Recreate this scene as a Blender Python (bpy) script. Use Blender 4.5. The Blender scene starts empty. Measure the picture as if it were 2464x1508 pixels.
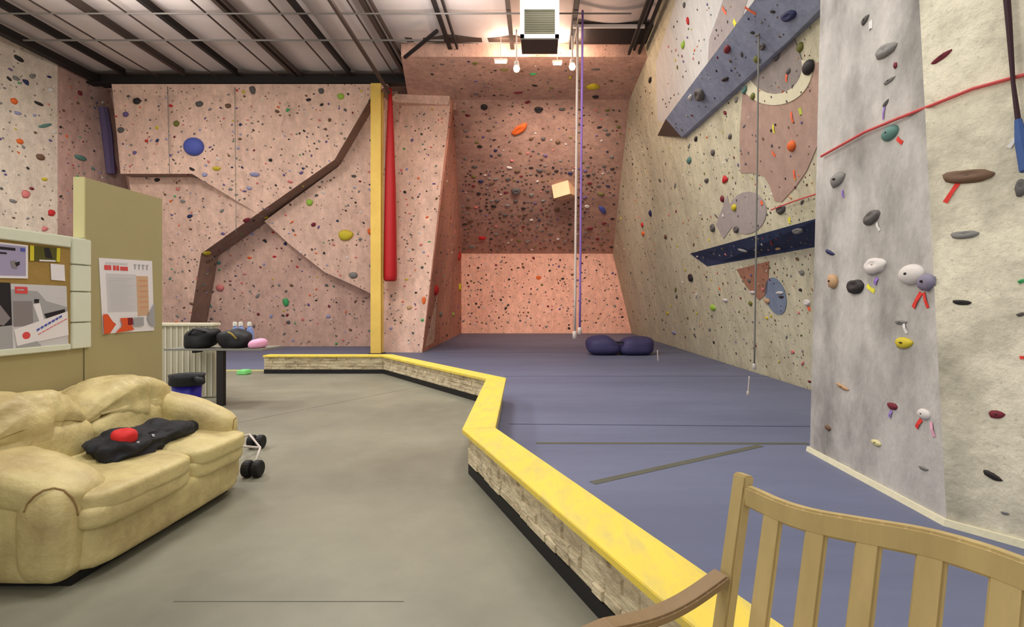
import bpy, bmesh, math, random
from mathutils import Vector, Matrix, noise
from mathutils.bvhtree import BVHTree
random.seed(7)
C = bpy.context.scene.collection
S = bpy.context.scene
# ---------------------------------------------------------------- camera
F, VX, VY, H = 1300.0, 1295.0, 731.0, 1.55
cd = bpy.data.cameras.new('camera'); cam = bpy.data.objects.new('camera', cd); C.objects.link(cam)
cd.sensor_fit = 'HORIZONTAL'; cd.sensor_width = 36; cd.lens = 36*F/2464
cd.shift_x = -(VX-1232)/2464; cd.shift_y = -(754-VY)/2464
cam.location = (0, 0, H); cam.rotation_euler = (math.pi/2, 0, 0); cd.clip_end = 200
S.camera = cam
# ---------------------------------------------------------------- view, world, hall lights, added fills
S.view_settings.view_transform = 'Standard'; S.view_settings.look = 'None'
S.view_settings.gamma = 1; S.view_settings.exposure = 0.0
w = bpy.data.worlds.new('world'); S.world = w; w.use_nodes = True
w.node_tree.nodes['Background'].inputs[0].default_value = (1, .97, .93, 1)
w.node_tree.nodes['Background'].inputs[1].default_value = 1.0
def area(name, loc, size, power, col, rot=(0, 0, 0), sy=None):
    l = bpy.data.lights.new(name, 'AREA'); l.energy = power; l.color = col
    l.shape = 'RECTANGLE'; l.size = size; l.size_y = sy or size
    o = bpy.data.objects.new(name, l); C.objects.link(o); o.location = loc; o.rotation_euler = rot
    return o
for x, y, p in ((-9, 3, 300), (-9, 10.5, 420), (-3, 3, 200), (-3.5, 10.5, 300), (.6, 10.6, 150), (1.2, 4.5, 150)):
    area('hall_lamp', (x, y, 8.15), 1.6, p, (1, .98, .95))
def point(name, loc, power, col, r=.1):
    l = bpy.data.lights.new(name, 'POINT'); l.energy = power; l.color = col; l.shadow_soft_size = r
    o = bpy.data.objects.new(name, l); C.objects.link(o); o.location = loc
WARM = (1, .66, .48)
area('alcove_fill', (.3, 14.8, 7.5), 3.2, 210, (1, .80, .68), (math.radians(66), 0, 0), .3).data.spread = math.radians(75)  # unseen fill added to carry the pendant lamps' warm light into the alcove
for x, y in ((-9, 6), (-2, 6), (-9, 10.8), (-2, 10.9)): area('ceiling_fill', (x, y, 7.3), 1.2, 150, (1, .95, .92), (math.pi, 0, 0))  # added fill without fixtures, aimed up to brighten the ceiling
# ---------------------------------------------------------------- pixel -> place
def P(px, py, d): return Vector(((px-VX)/F*d, d, H-(py-VY)/F*d))
def G(px, py, z=0.0):
    t = (H-z)*F/(py-VY); return Vector(((px-VX)/F*t, t, z))
def onx(px, py, X):
    t = X*F/(px-VX); return Vector((X, t, H-(py-VY)/F*t))
def RW(px, py, off=0.0):          # right wall plane X = 4.85 - .227 z - off
    u = (px-VX)/F; v = -(py-VY)/F
    t = (4.85-.227*H-off)/(u+.227*v); return Vector((u*t, t, H+v*t))
def LW(px, py, off=0.0):          # left main wall plane Y = 19.4 - .25 z - off
    u = (px-VX)/F; v = -(py-VY)/F
    t = (19.4-.25*H-off)/(1+.25*v); return Vector((u*t, t, H+v*t))
# ---------------------------------------------------------------- materials
def lin(c):
    return tuple(((v/255)/12.92 if v/255 <= .04045 else ((v/255+.055)/1.055)**2.4) for v in c)
MATS = {}
def mat(name, rgb, rough=.8, var=0, vscale=3, stain=None, sscale=.6, samt=.5, bump=0, bscale=20, dots=0, metal=0, emit=0, stretch=(1, 1, 1), dotc=(40, 35, 35), speck=None, coat=0):
    if name in MATS: return MATS[name]
    m = bpy.data.materials.new(name); m.use_nodes = True; nt = m.node_tree; N = nt.nodes; L = nt.links
    b = N['Principled BSDF']; c = lin(rgb)
    b.inputs['Roughness'].default_value = rough; b.inputs['Metallic'].default_value = metal
    b.inputs['Specular IOR Level'].default_value = .3
    if coat: b.inputs['Coat Weight'].default_value = coat
    tc = N.new('ShaderNodeTexCoord'); mp = N.new('ShaderNodeMapping'); L.new(tc.outputs['Object'], mp.inputs[0])
    mp.inputs['Scale'].default_value = stretch
    rgbn = N.new('ShaderNodeRGB'); rgbn.outputs[0].default_value = (*c, 1); out = rgbn.outputs[0]
    def nz(scale, det=4, r=.6):
        n = N.new('ShaderNodeTexNoise'); n.inputs['Scale'].default_value = scale; n.inputs['Detail'].default_value = det
        n.inputs['Roughness'].default_value = r; L.new(mp.outputs[0], n.inputs['Vector']); return n.outputs['Fac']
    def mix(a, bb, fac, mode='MIX'):
        x = N.new('ShaderNodeMix'); x.data_type = 'RGBA'; x.blend_type = mode
        L.new(a, x.inputs[6])
        if isinstance(bb, tuple): x.inputs[7].default_value = bb
        else: L.new(bb, x.inputs[7])
        if isinstance(fac, float): x.inputs[0].default_value = fac
        else: L.new(fac, x.inputs[0])
        return x.outputs[2]
    def ramp(src, lo, hi, a=0., z=1.):
        r = N.new('ShaderNodeMapRange'); r.inputs[1].default_value = lo; r.inputs[2].default_value = hi
        r.inputs[3].default_value = a; r.inputs[4].default_value = z; L.new(src, r.inputs[0]); return r.outputs[0]
    if stain:
        out = mix(out, (*lin(stain), 1), ramp(nz(sscale, 5), .42, .68, 0, samt))
    if var:
        g = ramp(nz(vscale, 6, .7), .3, .7, 1-var, 1+var)
        cb = N.new('ShaderNodeCombineColor'); [L.new(g, cb.inputs[i]) for i in range(3)]
        out = mix(out, cb.outputs[0], 1.0, 'MULTIPLY')
    if speck:
        out = mix(out, (*lin(speck), 1), ramp(nz(38, 2, .8), .6, .72, 0, .7))
    if dots:
        v = N.new('ShaderNodeTexVoronoi'); v.inputs['Scale'].default_value = dots; L.new(tc.outputs['Object'], v.inputs['Vector'])
        out = mix(out, (*lin(dotc), 1), ramp(v.outputs['Distance'], .1, .16, .75, 0))
    L.new(out, b.inputs['Base Color'])
    if bump:
        bp = N.new('ShaderNodeBump'); bp.inputs['Strength'].default_value = bump; bp.inputs['Distance'].default_value = .02
        L.new(nz(bscale, 5), bp.inputs['Height']); L.new(bp.outputs[0], b.inputs['Normal'])
    if emit:
        b.inputs['Emission Color'].default_value = (*c, 1); b.inputs['Emission Strength'].default_value = emit
    MATS[name] = m; return m
def wallmat(name, rgb, stain, dots=5.5, samt=.5, speck=(95, 85, 80)):
    return mat(name, rgb, .9, var=.2, vscale=5, stain=stain, sscale=.8, samt=samt, bump=.5, bscale=30, dots=dots, speck=speck, stretch=(1, 1, .55))
M_pink = wallmat('pink_wall_render', (214, 176, 158), (168, 136, 124))
M_pinkU = wallmat('pale_pink_render', (226, 190, 170), (190, 156, 140))
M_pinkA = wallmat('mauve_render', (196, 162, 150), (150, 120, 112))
M_beigeB = wallmat('pale_beige_render', (216, 202, 184), (190, 170, 155), samt=.4)
M_over = wallmat('overhang_render', (206, 166, 148), (152, 118, 106), dots=7)
M_slab = wallmat('salmon_render', (236, 184, 162), (216, 156, 134), dots=6)
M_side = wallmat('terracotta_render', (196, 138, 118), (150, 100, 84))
M_right = wallmat('cream_render', (204, 198, 170), (174, 164, 138), dots=7, speck=(110, 105, 90))
M_gray = mat('grey_cement_render', (190, 186, 180), .9, var=.2, vscale=2.6, stain=(104, 100, 96), sscale=1.1, samt=.95, bump=.6, bscale=14, stretch=(1, 1, .6))
M_gray2 = mat('sandy_cement_render', (224, 217, 194), .9, var=.2, vscale=3, stain=(150, 145, 128), sscale=1.3, samt=.95, bump=.6, bscale=14, speck=(176, 170, 152))
M_white = mat('white_wall_paint', (200, 198, 193), .85, var=.12, vscale=3, stretch=(3, 3, .3), bump=.3)
M_pinkp = mat('dusty_pink_paint', (178, 148, 132), .9, var=.14, vscale=5, stain=(150, 125, 118), bump=.3, speck=(150, 145, 150))
M_greyp = mat('grey_mauve_paint', (150, 140, 134), .9, var=.15, vscale=5, bump=.3, speck=(120, 110, 108))
M_palep = mat('pale_mauve_paint', (164, 154, 150), .9, var=.1, vscale=5, bump=.3)
M_creamp = mat('cream_paint', (222, 216, 186), .9, var=.06, vscale=5, bump=.3)
M_bluep = mat('slate_blue_paint', (118, 130, 150), .9, var=.14, vscale=6, bump=.3)
M_rust = mat('rust_paint', (156, 110, 88), .9, var=.2, vscale=5, bump=.3)
M_volblue = mat('blue_grey_texture', (150, 156, 176), .85, var=.16, vscale=7, stain=(118, 122, 142), sscale=1.5, bump=.4, speck=(150, 155, 170))
M_volend = mat('brown_plywood', (96, 78, 68), .9, var=.1)
M_navy = mat('navy_texture', (44, 56, 86), .8, var=.25, vscale=6, bump=.4, speck=(20, 25, 40))
M_conc = mat('polished_concrete', (136, 134, 118), .42, var=.1, vscale=1.6, stain=(110, 109, 97), sscale=.5, samt=.75, bump=.05, bscale=9)
M_mat = mat('blue_vinyl', (103, 109, 134), .55, var=.06, vscale=1.5, stain=(84, 90, 114), sscale=.35, samt=.6, bump=.25, bscale=2.5, stretch=(.5, 2, 1))
M_tape = mat('olive_tape', (88, 88, 76), .7, var=.1)
M_yellow = mat('yellow_painted_wood', (232, 205, 82), .55, var=.06, vscale=3, stain=(176, 168, 116), sscale=6, samt=.5, bump=.15, bscale=12, stretch=(2.2, .8, 1))
M_yelpost = mat('yellow_steel_paint', (226, 192, 96), .5, var=.06, vscale=2, stain=(196, 150, 60), sscale=.8, samt=.5)
M_stone = mat('split_limestone', (222, 208, 176), .95, var=.2, vscale=7, stain=(128, 104, 76), sscale=5, samt=.6, bump=1.0, bscale=16, stretch=(.8, .8, 2.6))
M_base = mat('black_rubber', (28, 27, 28), .6)
M_steel = mat('dark_steel', (72, 60, 54), .6, var=.1)
M_black = mat('blackened_steel', (34, 29, 28), .6)
M_pipe = mat('grey_pipe', (118, 112, 106), .5)
M_lpipe = mat('pale_pipe', (205, 195, 188), .4)
M_ceil = mat('white_insulation', (214, 202, 196), .6, var=.1, vscale=1.4, stain=(176, 160, 154), sscale=.7, samt=.55, bump=.3, bscale=3, stretch=(.35, 1, 1))
M_tan = mat('tan_wall_paint', (166, 154, 112), .8, var=.02, bump=.05)
M_tanL = mat('light_tan_paint', (204, 194, 142), .8, var=.02)
M_glaze = mat('white_glossy_trim', (214, 216, 196), .3, var=.03)
M_cork = mat('cork', (158, 128, 70), .9, var=.08, vscale=30)
M_paper = mat('white_paper', (226, 220, 222), .6)
M_leather = mat('tan_leather', (208, 192, 136), .45, var=.08, vscale=2.5, stain=(148, 126, 86), sscale=2.2, samt=.7, bump=.6, bscale=13)
M_welt = mat('dark_tan_piping', (140, 112, 70), .6)
M_oak = mat('weathered_oak', (186, 164, 112), .6, var=.12, vscale=6, stain=(150, 128, 84), sscale=2.4, bump=.2, bscale=18, stretch=(1, 1, .25))
M_oakarm = mat('weathered_oak_arm', (134, 110, 78), .6, var=.1, vscale=6, bump=.2, bscale=18)
M_bag = mat('black_nylon', (26, 26, 28), .6, var=.2, vscale=8, bump=.4, bscale=12)
M_jacket = mat('black_fabric', (34, 34, 38), .75, var=.2, vscale=6, speck=(60, 62, 66), bump=.3)
M_redf = mat('red_fabric', (206, 44, 44), .7, var=.06)
M_pinkf = mat('pink_fabric', (226, 160, 190), .8, var=.06)
M_silk = mat('red_vinyl', (176, 30, 34), .5, var=.04)
M_pad = mat('purple_navy_vinyl', (62, 58, 96), .6, var=.1, vscale=3, bump=.3, bscale=5)
M_bin = mat('blue_plastic', (30, 24, 130), .4)
M_bluep2 = mat('clear_blue_plastic', (120, 140, 190), .3)
M_rope = mat('white_rope', (205, 190, 180), .8, var=.1, vscale=40)
M_ropep = mat('purple_rope', (138, 104, 176), .8, var=.1, vscale=40)
M_ropeg = mat('grey_rope', (130, 128, 122), .8)
M_roper = mat('red_cord', (200, 84, 82), .7)
M_roped = mat('dark_red_strap', (52, 26, 34), .7)
M_bluestrap = mat('blue_strap', (58, 86, 140), .7)
M_bead = mat('grey_beadboard', (176, 170, 148), .7, var=.02)
M_counter = mat('cream_counter', (216, 208, 184), .5)
M_ttop = mat('grey_laminate', (128, 126, 116), .45)
M_lime = mat('light_green_foam', (132, 214, 130), .7)
M_duct = mat('white_metal_duct', (232, 232, 222), .45)
M_ductu = mat('brown_primer', (92, 74, 68), .7)
M_grille = mat('grey_louver', (112, 110, 92), .5)
M_lamp = mat('warm_bulb', (255, 226, 190), .4, emit=14)
M_tube = mat('pink_white_tube', (255, 222, 210), .4, emit=3.0)
HC = {'black': (46, 42, 42), 'dark grey': (92, 88, 86), 'mauve grey': (132, 126, 146), 'grey': (128, 126, 122), 'white': (212, 206, 200), 'navy': (44, 50, 88),
      'blue': (78, 90, 168), 'teal': (92, 130, 122), 'green': (70, 160, 96), 'olive': (110, 110, 52), 'yellow': (200, 182, 50),
      'orange': (222, 104, 46), 'red': (192, 42, 46), 'maroon': (116, 38, 50), 'brown': (110, 84, 64), 'tan': (186, 150, 112),
      'purple': (106, 88, 136), 'lavender': (150, 150, 186), 'pink': (206, 120, 116), 'lime': (150, 186, 70), 'cream': (214, 204, 150)}
def HM(c): return mat('polyester_'+c.replace(' ', '_'), HC[c], .6, var=.1, vscale=14, bump=.2)
TAPEC = {'red': (220, 60, 50), 'yellow': (230, 222, 70), 'white': (226, 222, 220), 'purple': (150, 120, 196), 'pink': (226, 170, 190), 'orange': (236, 112, 76), 'lime': (190, 200, 80)}
def TM(c): return mat('cloth_tape_'+c, TAPEC[c], .7)
# ---------------------------------------------------------------- mesh builder
HIT = []      # triangles of climbing surfaces for seating the holds
class MB:
    def __init__(s): s.v = []; s.f = []; s.m = []; s.cur = 0
    def add(s, vs, fs):
        o = len(s.v); s.v += [Vector(v) for v in vs]
        for f in fs: s.f.append([i+o for i in f]); s.m.append(s.cur)
        return s
    def box(s, c, sz, M=None):
        x, y, z = [a/2 for a in sz]
        vs = [Vector((i*x, j*y, k*z)) for i in (-1, 1) for j in (-1, 1) for k in (-1, 1)]
        if M: vs = [M @ v for v in vs]
        vs = [v+Vector(c) for v in vs]
        return s.add(vs, [(0, 1, 3, 2), (4, 6, 7, 5), (0, 4, 5, 1), (2, 3, 7, 6), (0, 2, 6, 4), (1, 5, 7, 3)])
    def prism(s, a, b):           # two matching outlines
        n = len(a)
        return s.add(list(a)+list(b), [list(range(n)), list(range(2*n-1, n-1, -1))]+[(i, (i+1) % n, n+(i+1) % n, n+i) for i in range(n)])
    def ext(s, pts, d):
        d = Vector(d); return s.prism(pts, [Vector(p)+d for p in pts])
    def tube(s, pts, r, n=8, cap=True):
        pts = [Vector(p) for p in pts]; rs = r if isinstance(r, (list, tuple)) else [r]*len(pts)
        vs = []; fs = []
        t0 = (pts[1]-pts[0]).normalized(); up = Vector((0, 0, 1)) if abs(t0.z) < .9 else Vector((0, 1, 0))
        for i, p in enumerate(pts):
            t = (pts[min(i+1, len(pts)-1)]-pts[max(i-1, 0)]).normalized()
            a = t.cross(up).normalized(); bb = t.cross(a)
            for k in range(n):
                q = 2*math.pi*k/n; vs.append(p+(a*math.cos(q)+bb*math.sin(q))*rs[i])
        for i in range(len(pts)-1):
            for k in range(n):
                fs.append((i*n+k, i*n+(k+1) % n, (i+1)*n+(k+1) % n, (i+1)*n+k))
        if cap: fs += [list(range(n)), list(range((len(pts)-1)*n, len(pts)*n))]
        return s.add(vs, fs)
    def lathe(s, c, prof, n=20):
        c = Vector(c); vs = []; fs = []
        for (r, z) in prof:
            for k in range(n):
                q = 2*math.pi*k/n; vs.append(c+Vector((r*math.cos(q), r*math.sin(q), z)))
        for i in range(len(prof)-1):
            for k in range(n): fs.append((i*n+k, i*n+(k+1) % n, (i+1)*n+(k+1) % n, (i+1)*n+k))
        fs += [list(range(n)), list(range((len(prof)-1)*n, len(prof)*n))]
        return s.add(vs, fs)
    def puffy(s, c, half, n=10, k=4, fn=None):   # rounded upholstery block, fn(p) deforms in world space
        hx, hy, hz = half; c = Vector(c); vid = {}; vs = []; fs = []
        def vert(a):
            if a in vid: return vid[a]
            p = [2*t/n-1 for t in a]
            p = [math.tan(x*math.pi/4) for x in p]
            L = sum(abs(x)**k for x in p)**(1/k)
            q = Vector((p[0]/L*hx, p[1]/L*hy, p[2]/L*hz))
            q = fn(q+c, q) if fn else q+c
            vid[a] = len(vs); vs.append(q); return vid[a]
        for i in range(n):
            for j in range(n):
                for side in (0, n):
                    fs.append([vert(t) for t in ((i, j, side), (i+1, j, side), (i+1, j+1, side), (i, j+1, side))])
                    fs.append([vert(t) for t in ((i, side, j), (i+1, side, j), (i+1, side, j+1), (i, side, j+1))])
                    fs.append([vert(t) for t in ((side, i, j), (side, i+1, j), (side, i+1, j+1), (side, i, j+1))])
        return s.add(vs, fs)
    def build(s, name, mats, parent=None, smooth=False, bevel=0, hit=False, org=None):
        if hit:
            nf, nm = [], []
            for f, m_ in zip(s.f, s.m):
                if len(f) == 4: nf += [[f[0], f[1], f[2]], [f[0], f[2], f[3]]]; nm += [m_, m_]
                else: nf.append(f); nm.append(m_)
            s.f, s.m = nf, nm
        if not isinstance(mats, (list, tuple)): mats = [mats]
        me = bpy.data.meshes.new(name)
        if parent is not None: o0 = PL[parent.name]
        elif org is not None: o0 = Vector(org)
        else:
            xs = [v.x for v in s.v]; ys = [v.y for v in s.v]; zs = [v.z for v in s.v]
            o0 = Vector(((min(xs)+max(xs))/2, (min(ys)+max(ys))/2, min(zs)))
        me.from_pydata([tuple(v-o0) for v in s.v], [], s.f)
        for m in mats: me.materials.append(m)
        for i, p in enumerate(me.polygons): p.material_index = s.m[i]; p.use_smooth = smooth
        bm = bmesh.new(); bm.from_mesh(me); bmesh.ops.recalc_face_normals(bm, faces=bm.faces)
        if bevel: bmesh.ops.bevel(bm, geom=list(bm.edges), offset=bevel, segments=2, affect='EDGES', clamp_overlap=True)
        bm.to_mesh(me); bm.free()
        o = bpy.data.objects.new(name, me); C.objects.link(o)
        if parent is not None: o.parent = parent; PL[o.name] = o0
        else: o.location = o0; PL[o.name] = o0
        if hit:
            for f in s.f: HIT.append([s.v[i] for i in f])
        return o
PL = {}
def tag(o, label, cat, group=None):
    o['label'] = label; o['category'] = cat
    if group: o['group'] = group
    return o
def struct(o): o['kind'] = 'structure'; return o
def thing(name, loc, label, cat, group=None):
    o = bpy.data.objects.new(name, None); C.objects.link(o); o.location = loc; o.empty_display_size = .1
    PL[o.name] = Vector(loc); return tag(o, label, cat, group)
V = Vector
# ================================================================ SETTING
struct(MB().box((-6, 13, -.1), (26, 34, .2)).build('floor', M_conc))
b = MB(); b.box((-1.3, G(700, 1447).y, .0005), (1.2, .004, .002)); b.box((-3.4, 8.0, .0005), (.006, 9, .002), Matrix.Rotation(-.5, 3, 'Z')); struct(b.build('trim_4', mat('floor_joint', (84, 82, 74), .8)))
# ceiling insulation sagging between the purlins
PX = [(x0-VX)*12.57/F for x0 in (-345, -170, 0, 185, 351, 527, 705, 874, 1045, 1220, 1385)]
b = MB(); nx, ny = 130, 30; vs = []
for j in range(ny+1):
    for i in range(nx+1):
        x = -17+i*21.5/nx; y = -2+j*19.6/ny
        if y > 14.9 and x > -4.2: x = min(x, 4.4)
        ph = ((x-PX[2])/1.69) % 1
        sag = .10*math.sin(math.pi*ph)+.05*noise.noise((x*.8, y*.5, 0))
        vs.append((x, y, 8.72-sag))
fs = [(j*(nx+1)+i, j*(nx+1)+i+1, (j+1)*(nx+1)+i+1, (j+1)*(nx+1)+i) for j in range(ny) for i in range(nx)]
b.add(vs, fs); b.box((-6.2, 7.8, 8.9), (21.6, 19.8, .06))
struct(b.build('ceiling', M_ceil, smooth=True))
# outer building shell behind everything
struct(MB().box((-6, 29.2, 4.4), (26, .2, 9)).build('wall_rear', M_steel))
# left-hand walls
b = MB(); b.ext([V((-13.7, 15.4, 0)), V((-13.7, 19.7, 0)), V((-13.7, 19.7, 8.6)), V((-13.7, 15.4, 8.6))], (-.3, 0, 0))
struct(b.build('wall_left_return', M_pinkA, hit=True))
b = MB(); b.ext([V((-13.7, 15.4, 0)), V((-13.7, 15.4, 8.6)), V((-15.6, 9.3, 8.6)), V((-15.6, 9.3, 0))], (-.3, .1, 0))
struct(b.build('wall_left', M_beigeB, hit=True))
# main left-back wall: recessed base, middle layer, thick upper-left layer
def lp(x, z, off=0): return V((x, 19.4-.25*z-off, z))
b = MB(); b.ext([lp(-13.75, 0), lp(-4.5, 0), lp(-4.5, 8.4), lp(-13.75, 8.4)], (0, .5, 0))
struct(b.build('wall_back_left', M_pink, hit=True))
b = MB(); up = [(225, 150), (930, 150), (890, 238), (805, 384), (628, 508), (484, 610), (455, 790), (448, 850), (200, 850)]
UO = .95; f_ = [LW(x, y, UO) for x, y in up]; f_ = [V((max(p.x, -12.95), 19.4-.25*min(8.22, max(p.z, 0))-UO, min(8.22, max(p.z, 0)))) for p in f_]
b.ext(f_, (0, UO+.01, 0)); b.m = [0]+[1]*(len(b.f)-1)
M_edgeshade = wallmat('shaded_edge_render', (150, 122, 106), (120, 98, 86), dots=0)  # darker copy of the pink: shade painted onto return faces and ledge underside
struct(b.build('wall_back_left_upper', [M_pinkU, M_edgeshade], hit=True))
b = MB(); md = [(636, 532), (702, 592), (782, 655), (860, 690), (925, 722), (925, 200), (880, 275), (815, 400)]
f_ = [LW(x, y, .42) for x, y in md]; f_ = [V((p.x, 19.4-.25*min(8.22, p.z)-.42, min(8.22, p.z))) for p in f_]; b.ext(f_, (0, .44, 0))
struct(b.build('wall_back_left_middle', M_pinkU, hit=True))
TL, TR, R_, BR, BL = LW(262, 225, .94), LW(700, 225, .94), LW(622, 515, .94), LW(462, 418, 1.4), LW(290, 418, 1.4)
BR0, BL0 = BR+V((0, .48, 0)), BL+V((0, .48, 0))
for q in (TL, BL, BL0): q.x = max(q.x, -12.97)
b = MB(); b.add([TL, TR, R_, BR, BL, BR0, BL0], [(0, 1, 3, 4), (1, 2, 3), (3, 2, 5), (4, 3, 5, 6), (0, 4, 6), (0, 6, 5, 2, 1)])
b.m = [0, 0, 0, 1, 0, 0]; struct(b.build('wall_back_left_ledge', [M_pinkU, M_edgeshade], hit=True))
# projecting pillar slab with its right flank
b = MB(); pf = [V((-5.0, 17.0, 0)), V((-3.64, 16.9, 0)), V((-2.84, 17.6, 8.2)), V((-4.75, 17.6, 8.2))]
b.prism(pf, [V((-5.0, 19.3, 0)), V((-3.72, 19.3, 0)), V((-3.2, 19.3, 8.2)), V((-4.75, 19.3, 8.2))])
struct(b.build('wall_pillar_slab', M_pinkU, hit=True))
b = MB(); b.ext([V((-4.8, 17.25, 8.0)), V((-2.9, 17.5, 8.0)), V((-2.84, 17.35, 8.24)), V((-4.8, 17.2, 8.24))], (0, .5, 0))
struct(b.build('trim_1', M_pinkU))
b = MB(); b.box((-3.95, 18.3, 8.5), (2.5, 1.0, 1.1)); struct(b.build('wall_pillar_top', M_over))
b = MB(); sf = [V((-3.63, 16.92, 0)), V((-3.98, 28, 0)), V((-4.03, 28.3, 4.18)), V((-2.78, 17.66, 8.22))]
b.ext(sf, (-.3, 0, 0)); struct(b.build('wall_alcove_left', M_side, hit=True))
# alcove: vertical slab, long overhang, roof with front band
b = MB(); b.ext([V((-4.1, 28, 0)), V((4.86, 28, 0)), V((3.93, 28.3, 4.18)), V((-4.1, 28.3, 4.18))], (0, .3, 0))
struct(b.build('wall_back', M_slab, hit=True))
b = MB(); b.ext([V((-4.2, 28.3, 4.18)), V((3.95, 28.3, 4.18)), V((3.05, 17.66, 8.22)), V((-2.9, 17.66, 8.22))], (0, .1, .4))
struct(b.build('wall_back_overhang', M_over, hit=True))
b = MB(); b.prism([V((-3.73, 14.7, 8.27)), V((3.0, 14.7, 8.27)), V((3.02, 17.75, 8.22)), V((-4.25, 17.75, 8.22))],
                  [V((-3.73, 14.7, 8.63)), V((3.0, 14.7, 8.63)), V((3.02, 17.75, 8.63)), V((-4.25, 17.75, 8.63))])
struct(b.build('wall_alcove_header', M_over, hit=True))
# right wall with its painted patches
b = MB(); b.ext([V((4.85, 3.5, 0)), V((4.85, 28.4, 0)), V((4.85-.227*8.8, 28.4, 8.8)), V((4.85-.227*8.8, 3.5, 8.8))], (.35, 0, 0))
def patch(pts, off, mi):
    b.cur = mi; a = [RW(x, y, off) for x, y in pts]; b.ext(a, (off+.01, 0, 0)); b.cur = 0
def ell(cx, cy, rx, ry, ang=0, n=20, a0=0, a1=360):
    r = []; A = math.radians(ang)
    for i in range(n+1 if a1-a0 < 360 else n):
        q = math.radians(a0+(a1-a0)*i/n); x, y = rx*math.cos(q), ry*math.sin(q)
        r.append((cx+x*math.cos(A)-y*math.sin(A), cy+x*math.sin(A)+y*math.cos(A)))
    return r
patch([(1578, 150), (1640, -40), (1850, -40), (1602, 295), (1582, 290)], .006, 1)
patch([(1702, 175), (1706, 95), (1728, 35), (1752, -40), (1810, -40), (1786, 40), (1735, 125)], .012, 4)
patch([(1786, 228), (1830, 150), (1975, 150), (1975, 330), (1940, 412), (1912, 452), (1880, 486), (1864, 484), (1852, 448), (1838, 424), (1810, 416), (1782, 416), (1779, 330)], .012, 2)
arc = ell(1862, 165, 92, 88, 0, 18, -10, 168); arc2 = ell(1864, 160, 66, 66, 0, 18, -14, 168)
b.cur = 5
for i in range(18):
    q = [arc[i], arc[i+1], arc2[i+1], arc2[i]]; b.ext([RW(x, y, .024) for x, y in q], (.03, 0, 0))
b.cur = 0
patch(ell(1864, 160, 66, 66, 0, 18, -14, 168)+[(1840, 110), (1900, 60)], .018, 3)
patch(ell(1797, 512, 46, 52, 20), .012, 4)
patch([(1722, 540), (1750, 470), (1765, 540), (1740, 575)], .010, 4)
patch([(1772, 648), (1850, 628), (1846, 705), (1826, 722), (1796, 690)], .012, 6)
patch(ell(1866, 712, 24, 46, -14), .012, 7)
struct(b.build('wall_right', [M_right, M_white, M_pinkp, M_greyp, M_palep, M_creamp, M_rust, M_bluep], hit=True))
# near right pillar: far end face, long face and the angled facet
def pr(x, y, z): return V((x+.0235*z, y, z))
b = MB(); b.prism([pr(2.8, 5.57, 0), pr(2.8, 3.7, 0), V((5.4, 3.7, 0)), V((5.4, 5.57, 0))], [pr(2.8, 5.57, 8.7), pr(2.8, 4.6, 8.7), V((5.4, 4.6, 8.7)), V((5.4, 5.57, 8.7))])
struct(b.build('wall_near_right', M_gray, hit=True))
KF = .70
xb, xt = 2.8+KF*(3.7-1.75), 2.8+.0235*8.7+KF*(4.6-2.2)
b = MB(); b.prism([pr(2.8, 3.7, 0), V((xb, 1.75, 0)), V((5.4, 1.75, 0)), V((5.4, 3.7, 0))], [pr(2.8, 4.6, 8.7), V((xt, 2.2, 8.7)), V((5.4, 2.2, 8.7)), V((5.4, 4.6, 8.7))])
struct(b.build('wall_near_right_facet', M_gray2, hit=True))
# pale kick strip along the foot of the near right wall
b = MB(); b.prism([V((2.775, 5.6, .03)), V((2.775, 3.7, .03)), V((xb-.025, 1.75, .03)), V((xb+.01, 1.75, .03)), V((2.81, 3.72, .03)), V((2.81, 5.6, .03))],
                  [V((2.785, 5.6, .075)), V((2.785, 3.7, .075)), V((xb-.015, 1.75, .075)), V((xb+.01, 1.75, .075)), V((2.81, 3.72, .075)), V((2.81, 5.6, .075))])
struct(b.build('baseboard_right', M_creamp))
# partition behind the sofa: tall panel and lower wall
b = MB(); b.box((-3.59, 4.665, 1.27), (.08, .87, 2.54)); struct(b.build('wall_partition_tall', M_tan))
b = MB(); b.box((-3.59, 4.226, 2.305), (.084, .012, .475)); struct(b.build('trim_2', M_tanL))
b = MB(); b.box((-3.60, 2.35, 1.01), (.09, 3.74, 2.02)); struct(b.build('wall_partition_low', M_tan))
b = MB(); b.box((-3.60, 2.35, 2.04), (.13, 3.74, .04)); struct(b.build('trim_3', M_glaze))
# ================================================================ CURB WALL
ZC = .41
fl = [G(632, 855, ZC), G(918, 855, ZC), G(1170, 911, ZC), G(1112, 1032, ZC), G(1590, 1440, ZC)]
fl = [V((p.x, p.y)) for p in fl]
dE = (fl[4]-fl[3]).normalized(); fl[4] = fl[3]+dE*5.0
def offs(pts, w):
    out = []
    for i, p in enumerate(pts):
        d0 = (pts[i]-pts[i-1]).normalized() if i else (pts[1]-pts[0]).normalized()
        d1 = (pts[i+1]-pts[i]).normalized() if i < len(pts)-1 else d0
        n0 = V((-d0.y, d0.x)); n1 = V((-d1.y, d1.x)); n = (n0+n1).normalized()
        out.append(p+n*(w/max(.35, n.dot(n0))))
    return out
CW = .30
R3 = lambda p, z: V((p.x, p.y, z))
a0, a1 = fl, offs(fl, CW); s0, s1 = offs(fl, .07), offs(fl, CW-.05); k0 = offs(fl, .055)
cw = thing('low_wall', (fl[3].x+.1, fl[3].y, 0), 'low zigzag stone-faced wall with a yellow plank cap between concrete and blue mats', 'low wall')
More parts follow.
